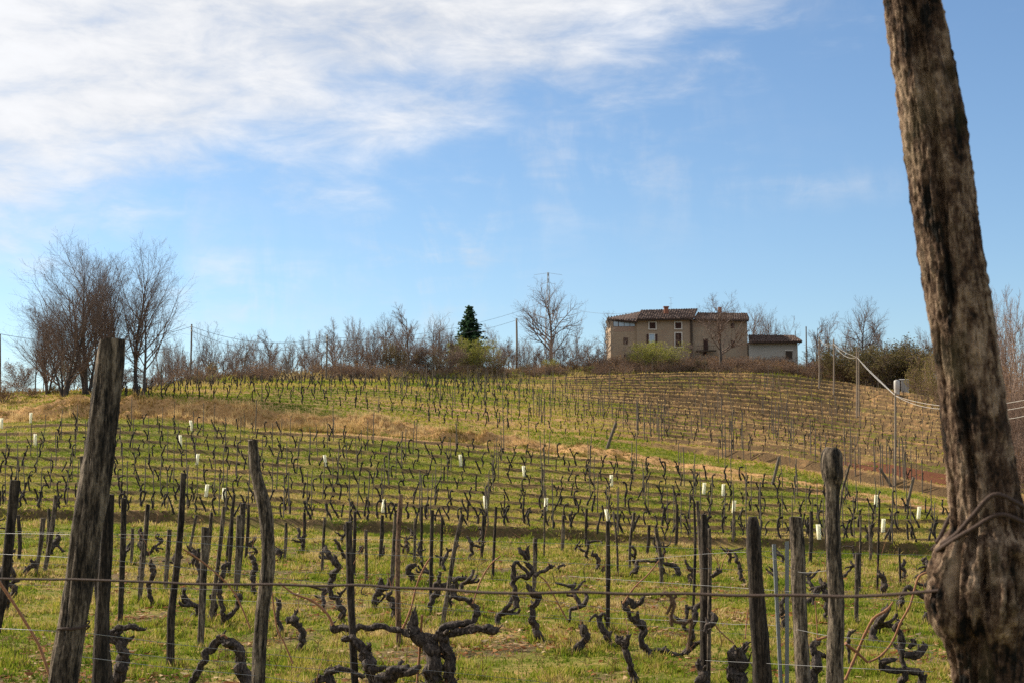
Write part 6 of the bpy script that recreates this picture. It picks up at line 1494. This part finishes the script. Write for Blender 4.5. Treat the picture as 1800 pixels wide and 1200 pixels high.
# stakes: fewer, often bunched at row ends
for k in range(NUP + 2):
    s = -.26
    while s < .35:
        d7_, d9_ = float(np.interp(s, S_, KD[I7])), float(np.interp(s, S_, KD[I9]))
        Y = d7_ + (k + .35 + r.gauss(0, .12)) / NUP * (d9_ - d7_); X = s * Y
        thin = 3 if s < -.17 else 2 if s < -.06 else 1
        if k % thin == 0 and r.random() < .8: up_s.append(((X, Y, gz(X, Y)), r.uniform(0, 6.28), r.uniform(.8, 1.35)))
        s += r.uniform(3.0, 9.0) / Y * (1.0 if s < .02 else 1.7)
for (u, v, n_, sp) in ((945, 735, 9, 1.6), (1000, 700, 10, 2.5), (1060, 730, 8, 2), (1130, 760, 9, 1.5), (1155, 775, 8, 1.3), (1245, 755, 6, 1.2), (1290, 800, 8, 1.0), (1360, 735, 9, 1.4), (1375, 770, 8, 1.0), (1270, 720, 8, 1.3), (1425, 800, 7, 1.3), (1480, 750, 9, 2.2), (1525, 830, 8, 1.6), (1560, 850, 6, 1.2), (1605, 850, 5, 1.0), (700, 690, 7, 1.6), (1340, 680, 9, 2.), (880, 690, 9, 3)):
    d = hit(u, v)
    for _ in range(n_):
        x, y = (u - 900) / F * d + r.gauss(0, sp * .6), d + r.gauss(0, sp * 1.6); up_s.append(((x, y, gz(x, y)), r.uniform(0, 6.28), r.uniform(.85, 1.4)))
# the largest stakes of the upper field stay things of their own
lean = [(1082, 783, 1062, 742 , 'slanting brace stake at the lower edge of the upper field, under the farmhouse'), (1358, 850, 1370, 805, 'slanting stake left of the knob topped post, in the bare field'), (1595, 895, 1606, 842, 'slanting post pair left of the huge post, in the bare field')]
for ub, vb, ut, vt, lab in ((1067, 788, 1083, 742, lean[0][4]), (1358, 852, 1370, 802, lean[1][4]), (1594, 893, 1606, 838, lean[2][4]), (1567, 856, 1546, 822, 'brace stake leaning against the nearest net pole')):
    d = hit(ub, vb, 60); o, _, _ = post('leaning_stake', [(ut, vt), (ub, vb)], [5, 5.5], lab, 'stake', 'slanting stakes of the upper field', M_stake, d=d, sides=8, groove=0, step=.2)
m = merged('v', VP[1][1], M_vfar, []) if False else None
def stuff(name, protos, items, m_, label, cat):
    acc = MB()
    for k, me in enumerate(protos):
        xf = items[k::len(protos)]
        if xf:
            q = merged('x', me, None, xf); acc.v += q.v; acc.l += [l + acc.n for l in q.l]; acc.c += q.c; acc.at += q.at; acc.n += q.n
    o = acc.build(name, m_, smooth=True); tag(o, label, cat, kind='stuff')
stuff('terrace_vines', [v[1] for v in VP], far_v, M_vfar, 'countless further vines high on the terraced slope', 'vines')
stuff('terrace_stakes', SP, far_s, M_stake, 'countless further thin stakes high on the terraced slope', 'stakes')
stuff('upper_field_vines', [v[1] for v in VP], up_v, M_vfar, 'countless small vines of the upper field below the farmhouse', 'vines')
stuff('upper_field_stakes', SP, up_s, M_stake, 'countless grey stakes of the upper field below the farmhouse', 'stakes')
print('vines', nv, len(far_v), len(up_v), 'stakes', ns, len(far_s), len(up_s))
